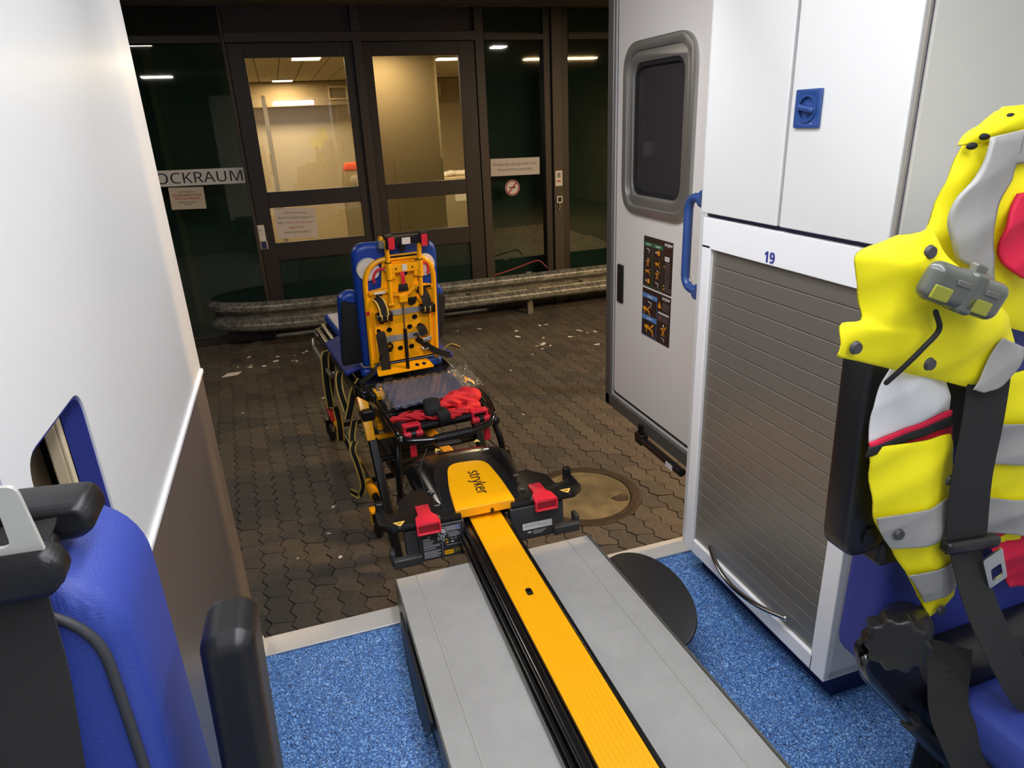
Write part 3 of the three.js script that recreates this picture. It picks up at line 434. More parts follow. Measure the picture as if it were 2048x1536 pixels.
    part('load_wheel', [cyl(V(s * .24 - .018, .42, -.12), V(s * .24 + .018, .42, -.12), .05)], M.rubber, t);
    part('load_wheel_arm', [tube([V(s * .24, yL - .01, -.08), V(s * .265, .66, -.02), V(s * .265, .5, -.04), V(s * .24, .42, -.12)], .016, { fillet: .06 })], M.blackMetal, t);
  }
  part('red_catch', [rbox(.03, .05, .03, -.215, .4, -.12, .006)], M.red, t);
  part('reflective_tape', [rbox(.004, .05, .05, -.262, .56, -.06, .001)], M.tape, t);
  part('drive_housing', [rbox(.26, .16, .5, 0, .5, -.9, .04), rbox(.3, .12, .6, 0, .3, -1.0, .04)], M.black, t);
  for (const g of [cyl(V(-.285, .19, -.85), V(.285, .19, -.85), .017), cyl(V(-.285, .19, -1.75), V(.285, .19, -1.75), .017), cyl(V(-.285, yL - .27, -.42), V(.285, yL - .27, -.42), .016)]) part('cross_brace', [g], M.blackMetal, t);
  part('yellow_brace', [xf(rbox(.05, .2, .03, 0, 0, 0, .006), .02, .62, -.3, -.6, 0, .5)], M.yellow, t);
  // ---- cushions
  const cushion = part('seat_cushion', [rbox(.47, .06, .66, 0, yL + .075, -1.12, .025, 0, 0, 0, 4), rbox(.42, .055, .68, 0, yL + .075, -1.80, .025, 0, 0, 0, 4)], M.blueCush, t);
  part('cushion_wing', [rbox(.1, .03, .64, -.27, yL + .09, -1.16, .012, 0, 0, .35, 3), rbox(.1, .03, .64, .27, yL + .09, -1.16, .012, 0, 0, -.35, 3)], M.seatNavy, cushion);
  part('litter_deck', [rbox(.5, .02, 1.4, 0, yL + .035, -1.4, .004)], M.black, t);
  // ---- backrest, drawn upright in its own plane and tipped 8 degrees towards us
  const b = new THREE.Group(); b.name = 'backrest'; b.position.set(0, .93, -.74); b.rotation.x = D(8); t.add(b);
  const hole = (x, y, r = .0155) => circPath(x, y, r, 18);
  const P = (n, g, m) => part(n, g, m, b);
  P('back_cushion', [ext(roundPoly([[-.225, -.02], [.222, -.02], [.222, .655], [-.228, .67]], [.02, .02, .08, .08], 7), .07, { bevel: .025, seg: 4 }).translate(0, 0, -.10)], M.blueCush);
  P('side_wing', [ext(roundPoly([[-.325, .0], [-.205, .0], [-.205, .40], [-.25, .41], [-.31, .385]], .025, 4), .07, { bevel: .02, seg: 3 }).translate(0, 0, -.15)], M.blueCush); P('side_wing', [ext(roundPoly([[.205, .1], [.25, .1], [.262, .36], [.235, .395], [.205, .395]], .02, 4), .07, { bevel: .02, seg: 3 }).translate(0, 0, -.13)], M.blueCush);
  P('wing_cover', [ext(roundPoly([[-.332, .0], [-.2, .0], [-.2, .345], [-.24, .35], [-.3, .375]], .02, 3), .03, { bevel: .01 }).translate(0, 0, -.088)], M.rubberSoft); P('wing_cover', [ext(roundPoly([[.2, .05], [.25, .1], [.268, .33], [.235, .345], [.2, .345]], .02, 3), .03, { bevel: .01 }).translate(0, 0, -.075)], M.rubberSoft);
  P('frame_tube', [tube([V(-.182, .0, 0), V(-.182, .592, 0), V(.184, .592, 0), V(.184, .0, 0)], .0135, { fillet: .13, seg: 14 })], M.yellow);
  const holes = [[.07, .251], [.096, .196], [.039, .198], [-.074, .198], [-.135, .198], [-.11, .251], [-.08, .082], [-.02, .08], [.043, .08], [.115, .405], [-.115, .40], [-.045, .505], [.03, .505]].map(p => hole(...p));
  P('back_plate', [ext(roundPoly([[-.172, .012], [.172, .012], [.172, .43], [.1, .44], [.085, .60], [-.085, .60], [-.1, .44], [-.172, .43]], .01, 2), .004, { holes }).translate(0, 0, -.006)], M.yellow);
  P('plate_backing', [ext([[-.17, .02], [.17, .02], [.17, .42], [-.17, .42]], .002).translate(0, 0, -.027)], M.rubberSoft);
  for (const s of [-1, 1]) P('edge_flange', [rbox(.012, .3, .022, s * .152, .17, .004, .003)], M.yellow);
  P('cross_shelf', [ext(roundPoly([[-.17, .43], [-.06, .44], [-.05, .415], [0, .405], [.05, .415], [.06, .44], [.17, .43], [.17, .412], [.07, .418], [.05, .395], [0, .385], [-.05, .395], [-.07, .418], [-.17, .412]], .006, 2), .02, { bevel: .003 })], M.yellow);
  P('top_bracket', [rbox(.18, .045, .03, .018, .545, .02, .004), rbox(.02, .04, .03, -.04, .515, .018, .003), rbox(.02, .04, .03, .08, .515, .018, .003), rbox(.17, .02, .016, .015, .602, .004, .003)], M.yellow);
  P('bracket_hole', [cyl(V(-.025, .545, .034), V(-.025, .545, .036), .005), cyl(V(.062, .545, .034), V(.062, .545, .036), .005)], M.black);
  P('white_label', [rbox(.026, .036, .002, .02, .548, .036, .001)], M.paper);
  P('release_box', [rbox(.045, .04, .03, .006, .378, .02, .004)], M.yellow);
  for (const x of [-.06, .106]) {
    P('extension_tube', [tube([V(x, .352, .022), V(x, .62, .022), V(x - (x < 0 ? .008 : -.002), .69, .03)], .0115, { fillet: .03 })], M.yellow);
    P('tube_sleeve', [cyl(V(x, .49, .022), V(x, .577, .022), .017)], M.yellow); P('sleeve_ring', [cyl(V(x, .577, .022), V(x, .581, .022), .0172)], M.black); P('sleeve_ring', [cyl(V(x, .487, .022), V(x, .49, .022), .0172)], M.black); P('tube_foot', [rbox(.034, .012, .026, x, .354, .02, .003)], M.yellow);
  }
  P('fan_disc', [cyl(V(-.155, .54, -.03), V(-.155, .54, -.014), .06, .057, 28), cyl(V(-.14, .53, -.014), V(-.14, .53, -.008), .042, .04, 24)], M.linen); P('fan_disc', [cyl(V(.142, .53, -.03), V(.142, .53, -.014), .06, .057, 28), cyl(V(.132, .53, -.014), V(.132, .53, -.008), .042, .04, 24)], M.linen);
  P('red_lever', [tube([V(-.135, .475, .002), V(-.135, .51, .004), V(-.115, .54, .006), V(-.08, .548, .014)], .0065, { smooth: true })], M.red); P('red_lever', [tube([V(.155, .49, .002), V(.155, .53, .004), V(.14, .553, .008), V(.118, .555, .014)], .0065, { smooth: true })], M.red);
  P('lever_screw', [cyl(V(-.083, .54, .016), V(-.075, .54, .016), .008)], M.chrome);
  P('red_pull', [ribbon([V(.006, .528, .036), V(.008, .5, .04), V(.008, .455, .034)], V(1, 0, 0), .02, .005, 12), ribbon([V(-.005, .528, .036), V(.004, .505, .042)], V(1, 0, 0), .008, .004, 6)], M.red);
  P('pull_buckle', [ext(roundPoly([[-.014, .46], [.03, .46], [.036, .42], [-.02, .42]], .004, 2), .014, { bevel: .003 }).translate(0, 0, .024)], M.rubber);
  P('gas_strut_rod', [cyl(V(.002, .2, .03), V(.002, .36, .026), .0048)], M.chrome); P('gas_strut', [cyl(V(.004, -.09, .04), V(.004, .205, .03), .0105)], M.black);
  P('silver_bar', [rbox(.2, .034, .003, .02, .296, .003, .001)], M.tape); P('silver_bar', [rbox(.2, .034, .003, -.005, .148, .003, .001)], M.tape);
  P('hazard_strip', [rbox(.075, .013, .002, .125, .424, .021, .0005), rbox(.16, .01, .002, .015, .602, .0125, .0005)], M.black); P('white_strip', [rbox(.06, .013, .002, -.115, .423, .021, .0005)], M.paper);
  P('round_pad', [cyl(V(.055, .35, .004), V(.055, .35, .014), .022), rbox(.05, .018, .012, .06, .362, .01, .004)], M.black);
  P('warning_disc', [cyl(V(-.185, .315, .0135), V(-.185, .315, .0145), .011)], M.red);
  for (const [x, y] of [[-.105, .295], [.13, .31]]) {
    const r = P('belt_retractor', [cyl(V(x - .04, y, .03), V(x + .03, y, .03), .024), rbox(.02, .05, .036, x + .035, y - .004, .03, .006), rbox(.05, .03, .03, x, y - .022, .02, .008)], M.blackGloss);
    part('yellow_band', [cyl(V(x - .018, y, .03), V(x - .013, y, .03), .0252), cyl(V(x + .011, y, .03), V(x + .016, y, .03), .0252)], M.strapYellow, r);
    const pts = [V(x, y + .01, .05), V(x - .004, y + .055, .04), V(x - .016, y + .088, .02), V(x - .03, y + .098, .0)]; P('shoulder_strap', [ribbon(pts, V(1, .1, 0), .048, .003, 16)], M.webbing); if (x < 0) edges(pts, V(1, .1, 0), .048, .007, .004).forEach(g => P('strap_edging', [g], M.strapYellow));
  }
  P('head_bar', [rbox(.20, .042, .036, .038, .692, .03, .004), rbox(.04, .066, .05, -.053, .69, .034, .004), rbox(.04, .066, .05, .13, .69, .034, .004), rbox(.03, .05, .03, .02, .655, .005, .004)], M.black);
  P('red_block', [rbox(.032, .06, .01, -.047, .688, .062, .002)], M.red); P('red_block', [rbox(.032, .06, .01, .124, .688, .062, .002)], M.red); P('head_label', [rbox(.044, .034, .002, .033, .69, .049, .001)], M.paper); P('head_clamp', [rbox(.028, .045, .03, -.09, .68, .02, .004)], M.alu); P('head_clamp_top', [rbox(.022, .02, .03, -.088, .706, .022, .006)], M.yellow);
  // belts on the plate
  const bl = [V(-.13, .195, 0), V(-.128, .19, .014), V(-.118, .1, .018), V(-.112, -.05, .03), V(-.105, -.14, .05)]; P('black_belt', [ribbon(bl, V(1, 0, 0), .052, .003)], M.webbing);
  P('black_belt', [ribbon([V(-.125, .07, .012), V(-.15, .03, .02), V(-.19, -.02, .03), V(-.26, -.075, .03)], V(.5, .8, 0), .03, .003, 18)], M.webbing);
  P('black_belt', [ribbon([V(.095, .2, 0), V(.1, .19, .016), V(.115, .145, .02)], V(1, 0, 0), .045, .003, 12), ribbon([V(.07, .13, .012), V(.11, .095, .022), V(.17, .045, .03), V(.25, .0, .03)], V(-.5, .85, 0), .036, .003, 20)], M.webbing);
  P('belt_buckle', [rbox(.05, .024, .01, .125, .125, .028, .003, 0, 0, .25), tube([V(.09, .075, .02), V(.11, .06, .024), V(.13, .065, .022)], .007, { smooth: true })], M.chrome);
  P('belt_hook', [tube([V(-.085, .12, .006), V(-.075, .13, .02), V(-.07, .105, .024), V(-.08, .095, .014)], .006, { smooth: true }), tube([V(.06, .15, .006), V(.07, .16, .02), V(.078, .14, .022)], .006, { smooth: true })], M.blackGloss);
  // under the backrest
  part('hinge_plate', [ext(roundPoly([[-.17, .03], [.15, .03], [.13, .1], [-.16, .1]], .01, 2), .004, { holes: [hole(.06, .065, .012), hole(.1, .065, .012)] }).rotateX(-Math.PI / 2 + .5).translate(0, yL + .07, -.66)], M.yellow, t);
  part('hinge_tube', [cyl(V(-.2, yL + .06, -.62), V(.2, yL + .06, -.62), .016)], M.blackMetal, t);
  part('yellow_prong', [tube([V(-.03, yL + .06, -.56), V(-.02, yL + .03, -.52), V(.0, yL + .01, -.5)], .008, { smooth: true }), tube([V(.045, yL + .06, -.56), V(.05, yL + .03, -.52), V(.03, yL + .01, -.5)], .008, { smooth: true })], M.yellow, t);
  // ---- straps with yellow selvedge hanging on the near left side
  const sl = [
    [[V(-.29, yL + .04, -1.44), V(-.33, yL + .03, -1.42), V(-.345, yL - .06, -1.41), V(-.35, yL - .2, -1.41), V(-.347, yL - .33, -1.41)], V(1, 0, .35), .05],
    [[V(-.345, yL - .33, -1.40), V(-.325, yL - .325, -1.38), V(-.315, yL - .4, -1.37), V(-.318, yL - .56, -1.38)], V(1, 0, .3), .046],
    [[V(-.28, yL + .05, -1.0), V(-.325, yL + .045, -.97), V(-.34, yL - .03, -.96), V(-.325, yL - .17, -.92)], [V(1, .2, .2), V(.8, 0, .5)], .042],
    [[V(-.325, yL - .22, -.91), V(-.305, yL - .12, -.86), V(-.285, yL - .02, -.82), V(-.25, yL + .06, -.76)], [V(1, 0, .2), V(1, -.5, .2)], .045],
    [[V(-.27, .5, -1.05), V(-.30, .44, -1.0), V(-.315, .38, -.96)], V(1, 0, .4), .04],
    [[V(-.30, .42, -.94), V(-.325, .39, -.90), V(-.315, .3, -.84), V(-.31, .19, -.80), V(-.335, .13, -.82), V(-.375, .14, -.87)], [V(1, .1, .4), V(.5, .6, .5)], .04],
    [[V(.22, .955, -.74), V(.26, .985, -.72), V(.31, .965, -.70)], V(.2, .5, 1), .035]];
  for (const [pts, wd, w] of sl) { const o = part('hanging_strap', [ribbon(pts, wd, w, .003)], M.webbing, t); edges(pts, wd, w, .008, .0045).forEach(g => part('strap_edging', [g], M.strapYellow, o)); }
  part('strap_buckle', [rbox(.012, .014, .05, -.352, yL - .325, -1.42, .003)], M.chrome, t);
}
// ---- loose things on the stretcher (placed in world space on its head section)
function onStretcher(x, y, z) { const c = Math.cos(D(6)), s = Math.sin(D(6)); return [.585 + x * c + z * s, G + y, -2.85 - x * s + z * c]; }
{
  const t = thing('wrapped_pad', 'navy pad wrapped in clear plastic lying on the stretcher head section', 'pad', onStretcher(.005, .852, -.41), D(6));
  part('pad', [rbox(.39, .03, .25, 0, .015, 0, .01, .1)], M.navyPad, t);
  const film = (w, d, amp, seed) => { const g = new THREE.PlaneGeometry(w, d, 34, 22).rotateX(-Math.PI / 2), p = g.attributes.position, r = rng(seed), ph = [r() * 9, r() * 9, r() * 9]; for (let i = 0; i < p.count; i++) { const x = p.getX(i), z = p.getZ(i), ex = Math.max(0, Math.abs(x) - .17) / .05, ez = Math.max(0, Math.abs(z) - .12) / .03; p.setY(i, .036 - z * .1 + amp * (Math.abs(Math.sin(x * 70 + z * 33 + ph[0])) + .7 * Math.abs(Math.sin(x * 24 - z * 81 + ph[1]))) * (.35 + 1.6 * Math.min(1, ex + ez)) - .028 * Math.min(1, ex + ez)); } g.computeVertexNormals(); return g; };
  part('plastic_wrap', [film(.46, .30, .008, 4), film(.11, .27, .02, 9).translate(.225, .006, 0)], M.plastic, t);
}
{
  const t = thing('red_fabric_bundle', 'crumpled red fabric bundle with black bands across the stretcher handle', 'fabric', onStretcher(-.045, .824, -.135), D(6)); t.scale.setScalar(1.14);
  const roll = (pts, rs, seed, m, nm) => { const c = new THREE.CatmullRomCurve3(pts), g = new THREE.TubeGeometry(c, 48, 1, 26), p = g.attributes.position, per = 27; for (let i = 0; i < p.count; i++) { const s = Math.floor(i / per) / 48, k = i % per, ctr = c.getPointAt(s), q = V(p.getX(i), p.getY(i), p.getZ(i)).sub(ctr), f = rs[0] + (rs[1] - rs[0]) * s, w = 1 + .17 * Math.sin(s * 13 + seed + 1.8 * Math.sin(k * .46 + s * 7)) + .10 * Math.sin(k * .92 * 2 + s * 23 + seed * 2) - .16 * Math.abs(Math.sin(s * 9 + k * .23 * 2 + seed * 3)); q.multiplyScalar(f * w); q.y *= .72; q.add(ctr); p.setXYZ(i, q.x, q.y, q.z); } g.computeVertexNormals(); return part(nm, [g, sph(pts[0].x, pts[0].y, pts[0].z, rs[0] * .95, 1, .7, 1), sph(pts[pts.length - 1].x, pts[pts.length - 1].y, pts[pts.length - 1].z, rs[1] * .95, 1, .7, 1)], m, t); };
  roll([V(.0, .05, .0), V(.08, .052, -.02), V(.19, .052, -.045)], [.036, .052], 1, M.redFabric, 'red_cloth'); roll([V(-.16, .025, -.02), V(-.1, .035, .0), V(-.03, .03, .015), V(.03, .025, .03)], [.02, .034], 3, M.redFabric, 'red_cloth'); roll([V(.03, .025, .05), V(.1, .022, .03), V(.19, .024, .0)], [.026, .03], 5, M.redFabric, 'red_cloth');
  part('black_band', [new THREE.TorusGeometry(.044, .011, 8, 24).scale(1, .85, 3.2).rotateY(Math.PI / 2 - .25).translate(.0, .048, .002)], M.rubberSoft, t); part('black_band', [new THREE.TorusGeometry(.036, .01, 8, 24).scale(1, .8, 3).rotateY(Math.PI / 2 + .3).translate(.02, .026, .045)], M.rubberSoft, t);
  part('black_lining', [rbox(.3, .02, .08, .03, .0, .02, .01)], M.rubberSoft, t);
}
solo('paper_towel', 'pale blue paper towel lying on the blue stretcher cushion', 'paper', [(() => { const g = ext([[0, 0], [.15, 0], [.14, .12], [.05, .15], [0, .12]], .002).rotateX(-Math.PI / 2); const p = onStretcher(-.2, .913, -1.28); return g.rotateY(D(6)).translate(p[0], p[1] - .005, p[2]); })()], mat(0xbfd0d4, .9));

// ================================================================ HOSPITAL FACADE
const FZ = -7.8;
{
  const f = structGroup('wall_facade', 'dark brown framed glass facade of the hospital entrance');
  const bar = (x0, x1, y0, y1, z = FZ, d = .12, m = M.frameDark, nm = 'frame_member') => part(nm, [rbox(x1 - x0, y1 - y0, d, (x0 + x1) / 2, (y0 + y1) / 2, z, .006)], m, f);
  bar(-.335, -.30, G, 3.0, FZ - .0, .14, M.frameMid); bar(2.18, 2.28, G, 3.0, FZ - .02, .16, M.frameMid); bar(2.956, 3.04, G, 3.0, FZ, .1); bar(3.04, 3.16, G, 3.0, FZ + .02, .14, M.frameMid); bar(3.16, 3.25, G, 3.0, FZ, .1); bar(.90, .99, G, 3.0, FZ + .01, .14, M.frameMid); bar(3.98, 4.08, G, 3.0); bar(-3.2, -3.1, G, 3.0);
  bar(-.30, 2.18, 2.25, 2.34, FZ + .02, .14, M.frameMid); bar(-3.1, -.335, 2.25, 2.32); bar(2.28, 2.956, 2.25, 2.31); bar(3.25, 3.98, 2.25, 2.31);
  bar(-3.1, -.335, G, G + .1); bar(2.28, 2.956, G, G + .1); bar(3.25, 3.98, G, G + .1);
  for (const [x0, x1] of [[-.30, .90], [.99, 2.18]]) part('upper_panel', [rbox(x1 - x0, .66, .03, (x0 + x1) / 2, 2.67, FZ - .02, .004)], M.panelDark, f);
  for (const [x0, x1] of [[-3.1, -.335], [2.28, 2.956], [3.25, 3.98]]) { part('upper_pane', [bx(x1 - x0, .66, .008, (x0 + x1) / 2, 2.66, FZ - .02)], M.glassDark, f); part('pane', [bx(x1 - x0, 2.85, .008, (x0 + x1) / 2, .825, FZ - .02)], M.glassDark, f); part('added_glass_backing', [bx(x1 - x0 + (x0 > 0 ? .26 : 0), 3.7, .02, (x0 + x1) / 2 + (x0 > 0 ? .13 : 0), 1.15, FZ - .28)], M.dim, f); }  // added grey-green sheet behind the side panes, catches bay light to tint the glass
  part('side_blank', [bx(7, 3.9, .1, 7.6, 1.2, FZ), bx(5, 3.9, .1, -5.7, 1.2, FZ)], M.panelDark, f);
  // two doors
  [[-.30, .90, -.145, .804, 'door_2', 'left dark-framed entrance door with three glazed fields'], [.99, 2.18, 1.089, 2.0, 'door_3', 'right dark-framed entrance door with three glazed fields']].forEach(([a, b, c, d, nm, lab]) => {
    const t = structGroup(nm, lab), m = M.frameDark, w = (x0, x1, y0, y1, n) => part(n, [rbox(x1 - x0, y1 - y0, .06, (x0 + x1) / 2, (y0 + y1) / 2, FZ + .01, .005)], m, t);
    w(a, c, G + .03, 2.25, 'stile'); w(d, b, G + .03, 2.25, 'stile'); w(c, d, 2.118, 2.25, 'rail'); w(c, d, .69, .85, 'rail'); w(c, d, .14, .325, 'rail'); w(c, d, G + .03, G + .14, 'rail');
    part('pane', [bx(d - c, 1.27, .008, (c + d) / 2, 1.484, FZ)], M.glassDoor, t); part('pane', [bx(d - c, .37, .008, (c + d) / 2, .507, FZ)], M.glassDoor, t); part('lower_panel', [bx(d - c, .72, .02, (c + d) / 2, -.21, FZ)], M.greenPanel, t);
  });
}
// ---- lit hall behind the doors
{
  const z0 = FZ - .35, z1 = -15.0, zc = (z0 + z1) / 2, dz = z0 - z1;
  struct('floor_hall', [bx(5.4, .06, dz + .3, 1.55, G - .03, zc)], M.stone, 'brown floor of the entrance hall');
  struct('wall_hall_left', [bx(.06, 3.6, dz + .3, -1.05, 1.0, zc)], M.beige, 'beige left wall of the entrance hall');
  struct('wall_hall_right', [bx(.06, 3.6, dz + .3, 4.2, 1.0, zc)], M.beige, 'beige right wall of the entrance hall');
  struct('wall_hall_back', [bx(5.4, 3.6, .06, 1.55, 1.0, z1)], M.beige, 'beige back wall of the entrance hall');
  struct('wall_hall_bulkhead', [bx(5.2, .42, .5, 1.55, 2.07, z1 + .3)], M.beigeDark, 'dropped bulkhead across the back of the hall');
  const c = struct('ceiling_hall', [bx(5.4, .06, dz + .3, 1.55, 2.34, zc)], M.ceilBeige, 'boarded ceiling of the entrance hall');
  for (let k = 0; k < 17; k++) part(k ? `ceiling_board_${String(k).padStart(3, '0')}` : 'ceiling_board', [rbox(.295, .02, dz, -.86 + k * .31, 2.30, zc, .004)], M.ceilBeige, c);
  struct('wall_hall_pier', [bx(.78, 3.0, .3, 1.62, .79, -9.1)], M.beigeDark, 'brown clad pier in the hall seen through the right door');
  struct('trim_4', [bx(.05, 3.0, .02, 1.21, .79, -8.95), bx(.02, 3.0, .02, 2.0, .79, -8.94)], M.oat, 'pale edges of the brown pier');
  struct('wall_hall_pier_panel', [bx(.6, 1.75, .02, 1.69, .17, -8.93)], M.stone, 'olive kick panel on the brown pier');
  for (const [x, z] of [[.31, -13.9], [.54, -9.72], [2.45, -10.1], [1.3, -8.5]]) { const t = thing('hall_ceiling_light', `square ceiling light of the hall ${x < .4 ? 'far behind the left door' : x < 1 ? 'near the top of the left door' : x < 2 ? 'just inside between the doors, added to light the pier' : 'behind the right door'}`, 'lamp'); lampFace(t, 'diffuser', .34, .34, x, 2.262, z, 0xfff2de, z > -9 ? 70 : 165, 10); }  // the lamp between the doors is added to light the pier front
  const dr = structGroup('door_4', 'pale narrow hall door with two slim panes');
  part('leaf', [rbox(.05, 2.6, .5, -.05, .6, -10.9, .004)], M.trimGrey, dr); part('slim_pane', [bx(.012, 1.3, .2, -.02, 1.15, -10.9)], M.beigeDark, dr); part('slim_pane', [bx(.012, .7, .16, -.02, .0, -10.9)], M.beigeDark, dr);
  struct('wall_hall_niche', [bx(.5, 2.45, .04, -.55, .52, -11.4)], M.whiteMatt, 'white notice wall far left in the hall');
  for (const [x, y, z, n] of [[1.3, 2.07, -14.44, 'left'], [3.12, 2.06, -14.44, 'right']]) { const t = thing('air_vent', `framed air vent on the hall bulkhead behind the ${n} door`, 'vent', [x, y, z]); part('frame', [ext([[-.18, -.12], [.18, -.12], [.18, .12], [-.18, .12]], .02, { holes: [[[-.15, -.09], [-.15, .09], [.15, .09], [.15, -.09]]] })], M.oat, t); for (let k = 0; k < 5; k++) part('louvre', [bx(.3, .006, .02, 0, -.07 + k * .035, .004, .5)], M.stone, t); }
  { const t = thing('round_sign', 'round red-rimmed sign on the beige hall wall behind the right door', 'sign', [2.73, 1.25, -14.95]); part('rim', [new THREE.TorusGeometry(.17, .03, 8, 40)], mat(0xb05040, .6), t); part('face', [cyl(V(0, 0, -.01), V(0, 0, .005), .16, .16, 32)], M.oat, t); }
  { const t = thing('laundry_container', 'grey wheeled container heaped with white linen behind the right door', 'container', [2.72, G, -11.2]); part('body', [ext(roundPoly([[-.33, .12], [.33, .12], [.36, 1.32], [-.36, 1.32]], .02, 3), .5, { bevel: .01 }).translate(0, 0, -.25)], M.bin, t); part('rim', [rbox(.76, .04, .54, 0, 1.32, 0, .01)], M.oat, t); part('label', [rbox(.24, .14, .004, .02, 1.04, .252, .001)], M.paper, t); for (const x of [-.27, .27]) for (const z of [-.18, .18]) part('wheel', [cyl(V(x - .02, .06, z), V(x + .02, .06, z), .06)], M.rubber, t); const r = rng(8); for (let k = 0; k < 9; k++) part('linen', [sph(-.28 + k * .07, 1.36 + r() * .03, (r() - .5) * .2, .08, 1, .6, 1.2)], M.linen, t); }
  { const t = thing('dark_bag', 'dark bag with an orange flap standing in the hall behind the left door', 'bag', [1.0, G, -10.4]); part('stand', [rbox(.3, 1.25, .3, 0, .64, 0, .01)], M.bin, t); part('body', [ext(roundPoly([[-.17, 1.27], [.2, 1.27], [.13, 1.6], [-.12, 1.6]], .05, 5), .2, { bevel: .02 }).translate(0, 0, -.1)], M.beigeDark, t); part('orange_flap', [ext(roundPoly([[-.13, 1.57], [.14, 1.57], [.1, 1.68], [-.09, 1.68]], .05, 5), .22, { bevel: .02 }).translate(0, 0, -.11)], M.orange, t); part('pocket', [sph(.02, 1.42, .09, .09, 1, 1.1, .3)], M.bin, t); }
}
// ---- signs on the facade
const sheetMat = (tx, rough = .6) => mat(0xffffff, rough, 0, { map: tx });
function sign(name, label, w, h, x, y, draw, pw = 512, z = FZ + .045, t0 = .003, tilt = 0) {
  const t = thing(name, label, 'sign', [x, y, z]); t.rotation.z = tilt; part('board', [bx(w, h, t0, 0, 0, -t0 / 2)], M.paper, t);
  part('print', [new THREE.PlaneGeometry(w, h).translate(0, 0, .0006)], sheetMat(canvasTex(pw, Math.round(pw * h / w), draw)), t); return t;
}
const ctr = (x, s, cx, y) => { const m = x.measureText(s).width; x.fillText(s, cx - m / 2, y); };
{
  const t = thing('room_name_sign', 'long pale strip lettered SCHOCKRAUM on the dark left glass', 'sign', [-.985, 1.045, FZ - .010]); t.rotation.z = D(-1);
  part('strip', [rbox(1.3, .155, .004, 0, 0, 0, .001)], M.paper, t); const s = text('SCHOCKRAUM', .1, fontReg, .001); part('lettering', [s.g.scale(1.14 / s.w, 1.02, 1).translate(.058, 0, .0022)], mat(0x2a2230, .6), t);
  sign('paper_notice', 'small taped paper notice with red heading below the SCHOCKRAUM strip', .325, .215, -.915, .846, (x, w, h) => { x.fillStyle = '#cdbda6'; x.fillRect(0, 0, w, h); x.fillStyle = '#3a3030'; x.font = 'bold 26px sans-serif'; ctr(x, 'Neue Praxiszeiten:', w / 2, 80); x.fillStyle = '#a83838'; x.font = 'bold 48px sans-serif'; ctr(x, 'KASSENÄRZTLICHE', w / 2, 138); ctr(x, 'NOTFALLPRAXIS', w / 2, 190); x.fillStyle = '#3a3030'; x.font = 'bold 28px sans-serif'; ctr(x, 'Befindet sich jetzt in', w / 2, 240); ctr(x, 'HAUS 10', w / 2, 276); }, 512, FZ + .002, .002, D(-2));
  sign('paper_notice', 'white waste disposal notice in the lower field of the left door', .42, .315, .10, .515, (x, w, h) => { x.fillStyle = '#d8cfc8'; x.fillRect(0, 0, w, h); x.font = '40px sans-serif'; x.fillStyle = '#b04048'; ctr(x, 'Müllentsorgung', w / 2, 72); x.fillStyle = '#3a3636'; ctr(x, 'aus Einsatzfahrzeugen in', w / 2, 134); const a = 'den ', b = '3 silbernen Behältern', wa = x.measureText(a).width, tot = wa + x.measureText(b).width; x.fillText(a, w / 2 - tot / 2, 196); x.fillStyle = '#b04048'; x.fillText(b, w / 2 - tot / 2 + wa, 196); ctr(x, 'gegenüber', w / 2, 258); x.fillStyle = '#3a3636'; ctr(x, 'neben der Einfahrt', w / 2, 320); }, 512, FZ + .008, .002, D(-2.4));
  sign('door_number_plate', 'small plate reading Tür 2 on the door frame above a blue plate', .082, .165, -.272, .445, (x, w, h) => { x.fillStyle = '#e2e0da'; x.fillRect(0, 0, w, h); x.fillStyle = '#26262a'; x.font = '90px sans-serif'; ctr(x, 'Tür', w / 2, 200); ctr(x, '2', w / 2, 330); }, 256, FZ + .046);
  { const q = thing('wall_button', 'small blue plate with pale edges below the Tür 2 plate', 'switch', [-.262, .318, FZ + .046]); part('plate', [rbox(.075, .085, .006, 0, 0, 0, .002)], M.paper, q); part('button', [rbox(.055, .078, .006, 0, 0, .003, .002)], M.navyPad, q); }
  sign('information_sign', 'grey-white sign about registering transfers on the right dark glass', .595, .19, 2.60, .945, (x, w, h) => { x.fillStyle = '#c9c4c2'; x.fillRect(0, 0, w, h); x.fillStyle = '#35323a'; x.font = '50px sans-serif'; ctr(x, 'Verlegungszugänge bitte in der', w / 2, 100); ctr(x, 'Notaufnahme anmelden', w / 2, 176); }, 768, FZ + .002, .003, D(-1));
  { const q = thing('no_smoking_sign', 'round red no smoking sticker on the right dark glass', 'sign', [2.558, .712, FZ - .012]); part('disc', [cyl(V(0, 0, 0), V(0, 0, .003), .088, .088, 40)], M.paper, q); part('ring', [ext(circPath(0, 0, .084, 40), .002, { holes: [circPath(0, 0, .070, 40)] }).translate(0, 0, .003), bx(.016, .146, .002, 0, 0, .0045, 0, 0, -.72)], mat(0xa83050, .6), q); part('cigarette', [bx(.05, .016, .001, .012, .004, .0035), bx(.02, .016, .001, -.03, .004, .0035)], M.print, q); }
  sign('card_reader_note', 'small white sticker with a grey square on the right post', .086, .172, 3.10, .79, (x, w, h) => { x.fillStyle = '#dcdad8'; x.fillRect(0, 0, w, h); x.fillStyle = '#8a8a8e'; x.fillRect(60, 70, 136, 170); x.fillStyle = '#b05040'; x.fillRect(50, 320, 150, 60); }, 256, FZ + .094);
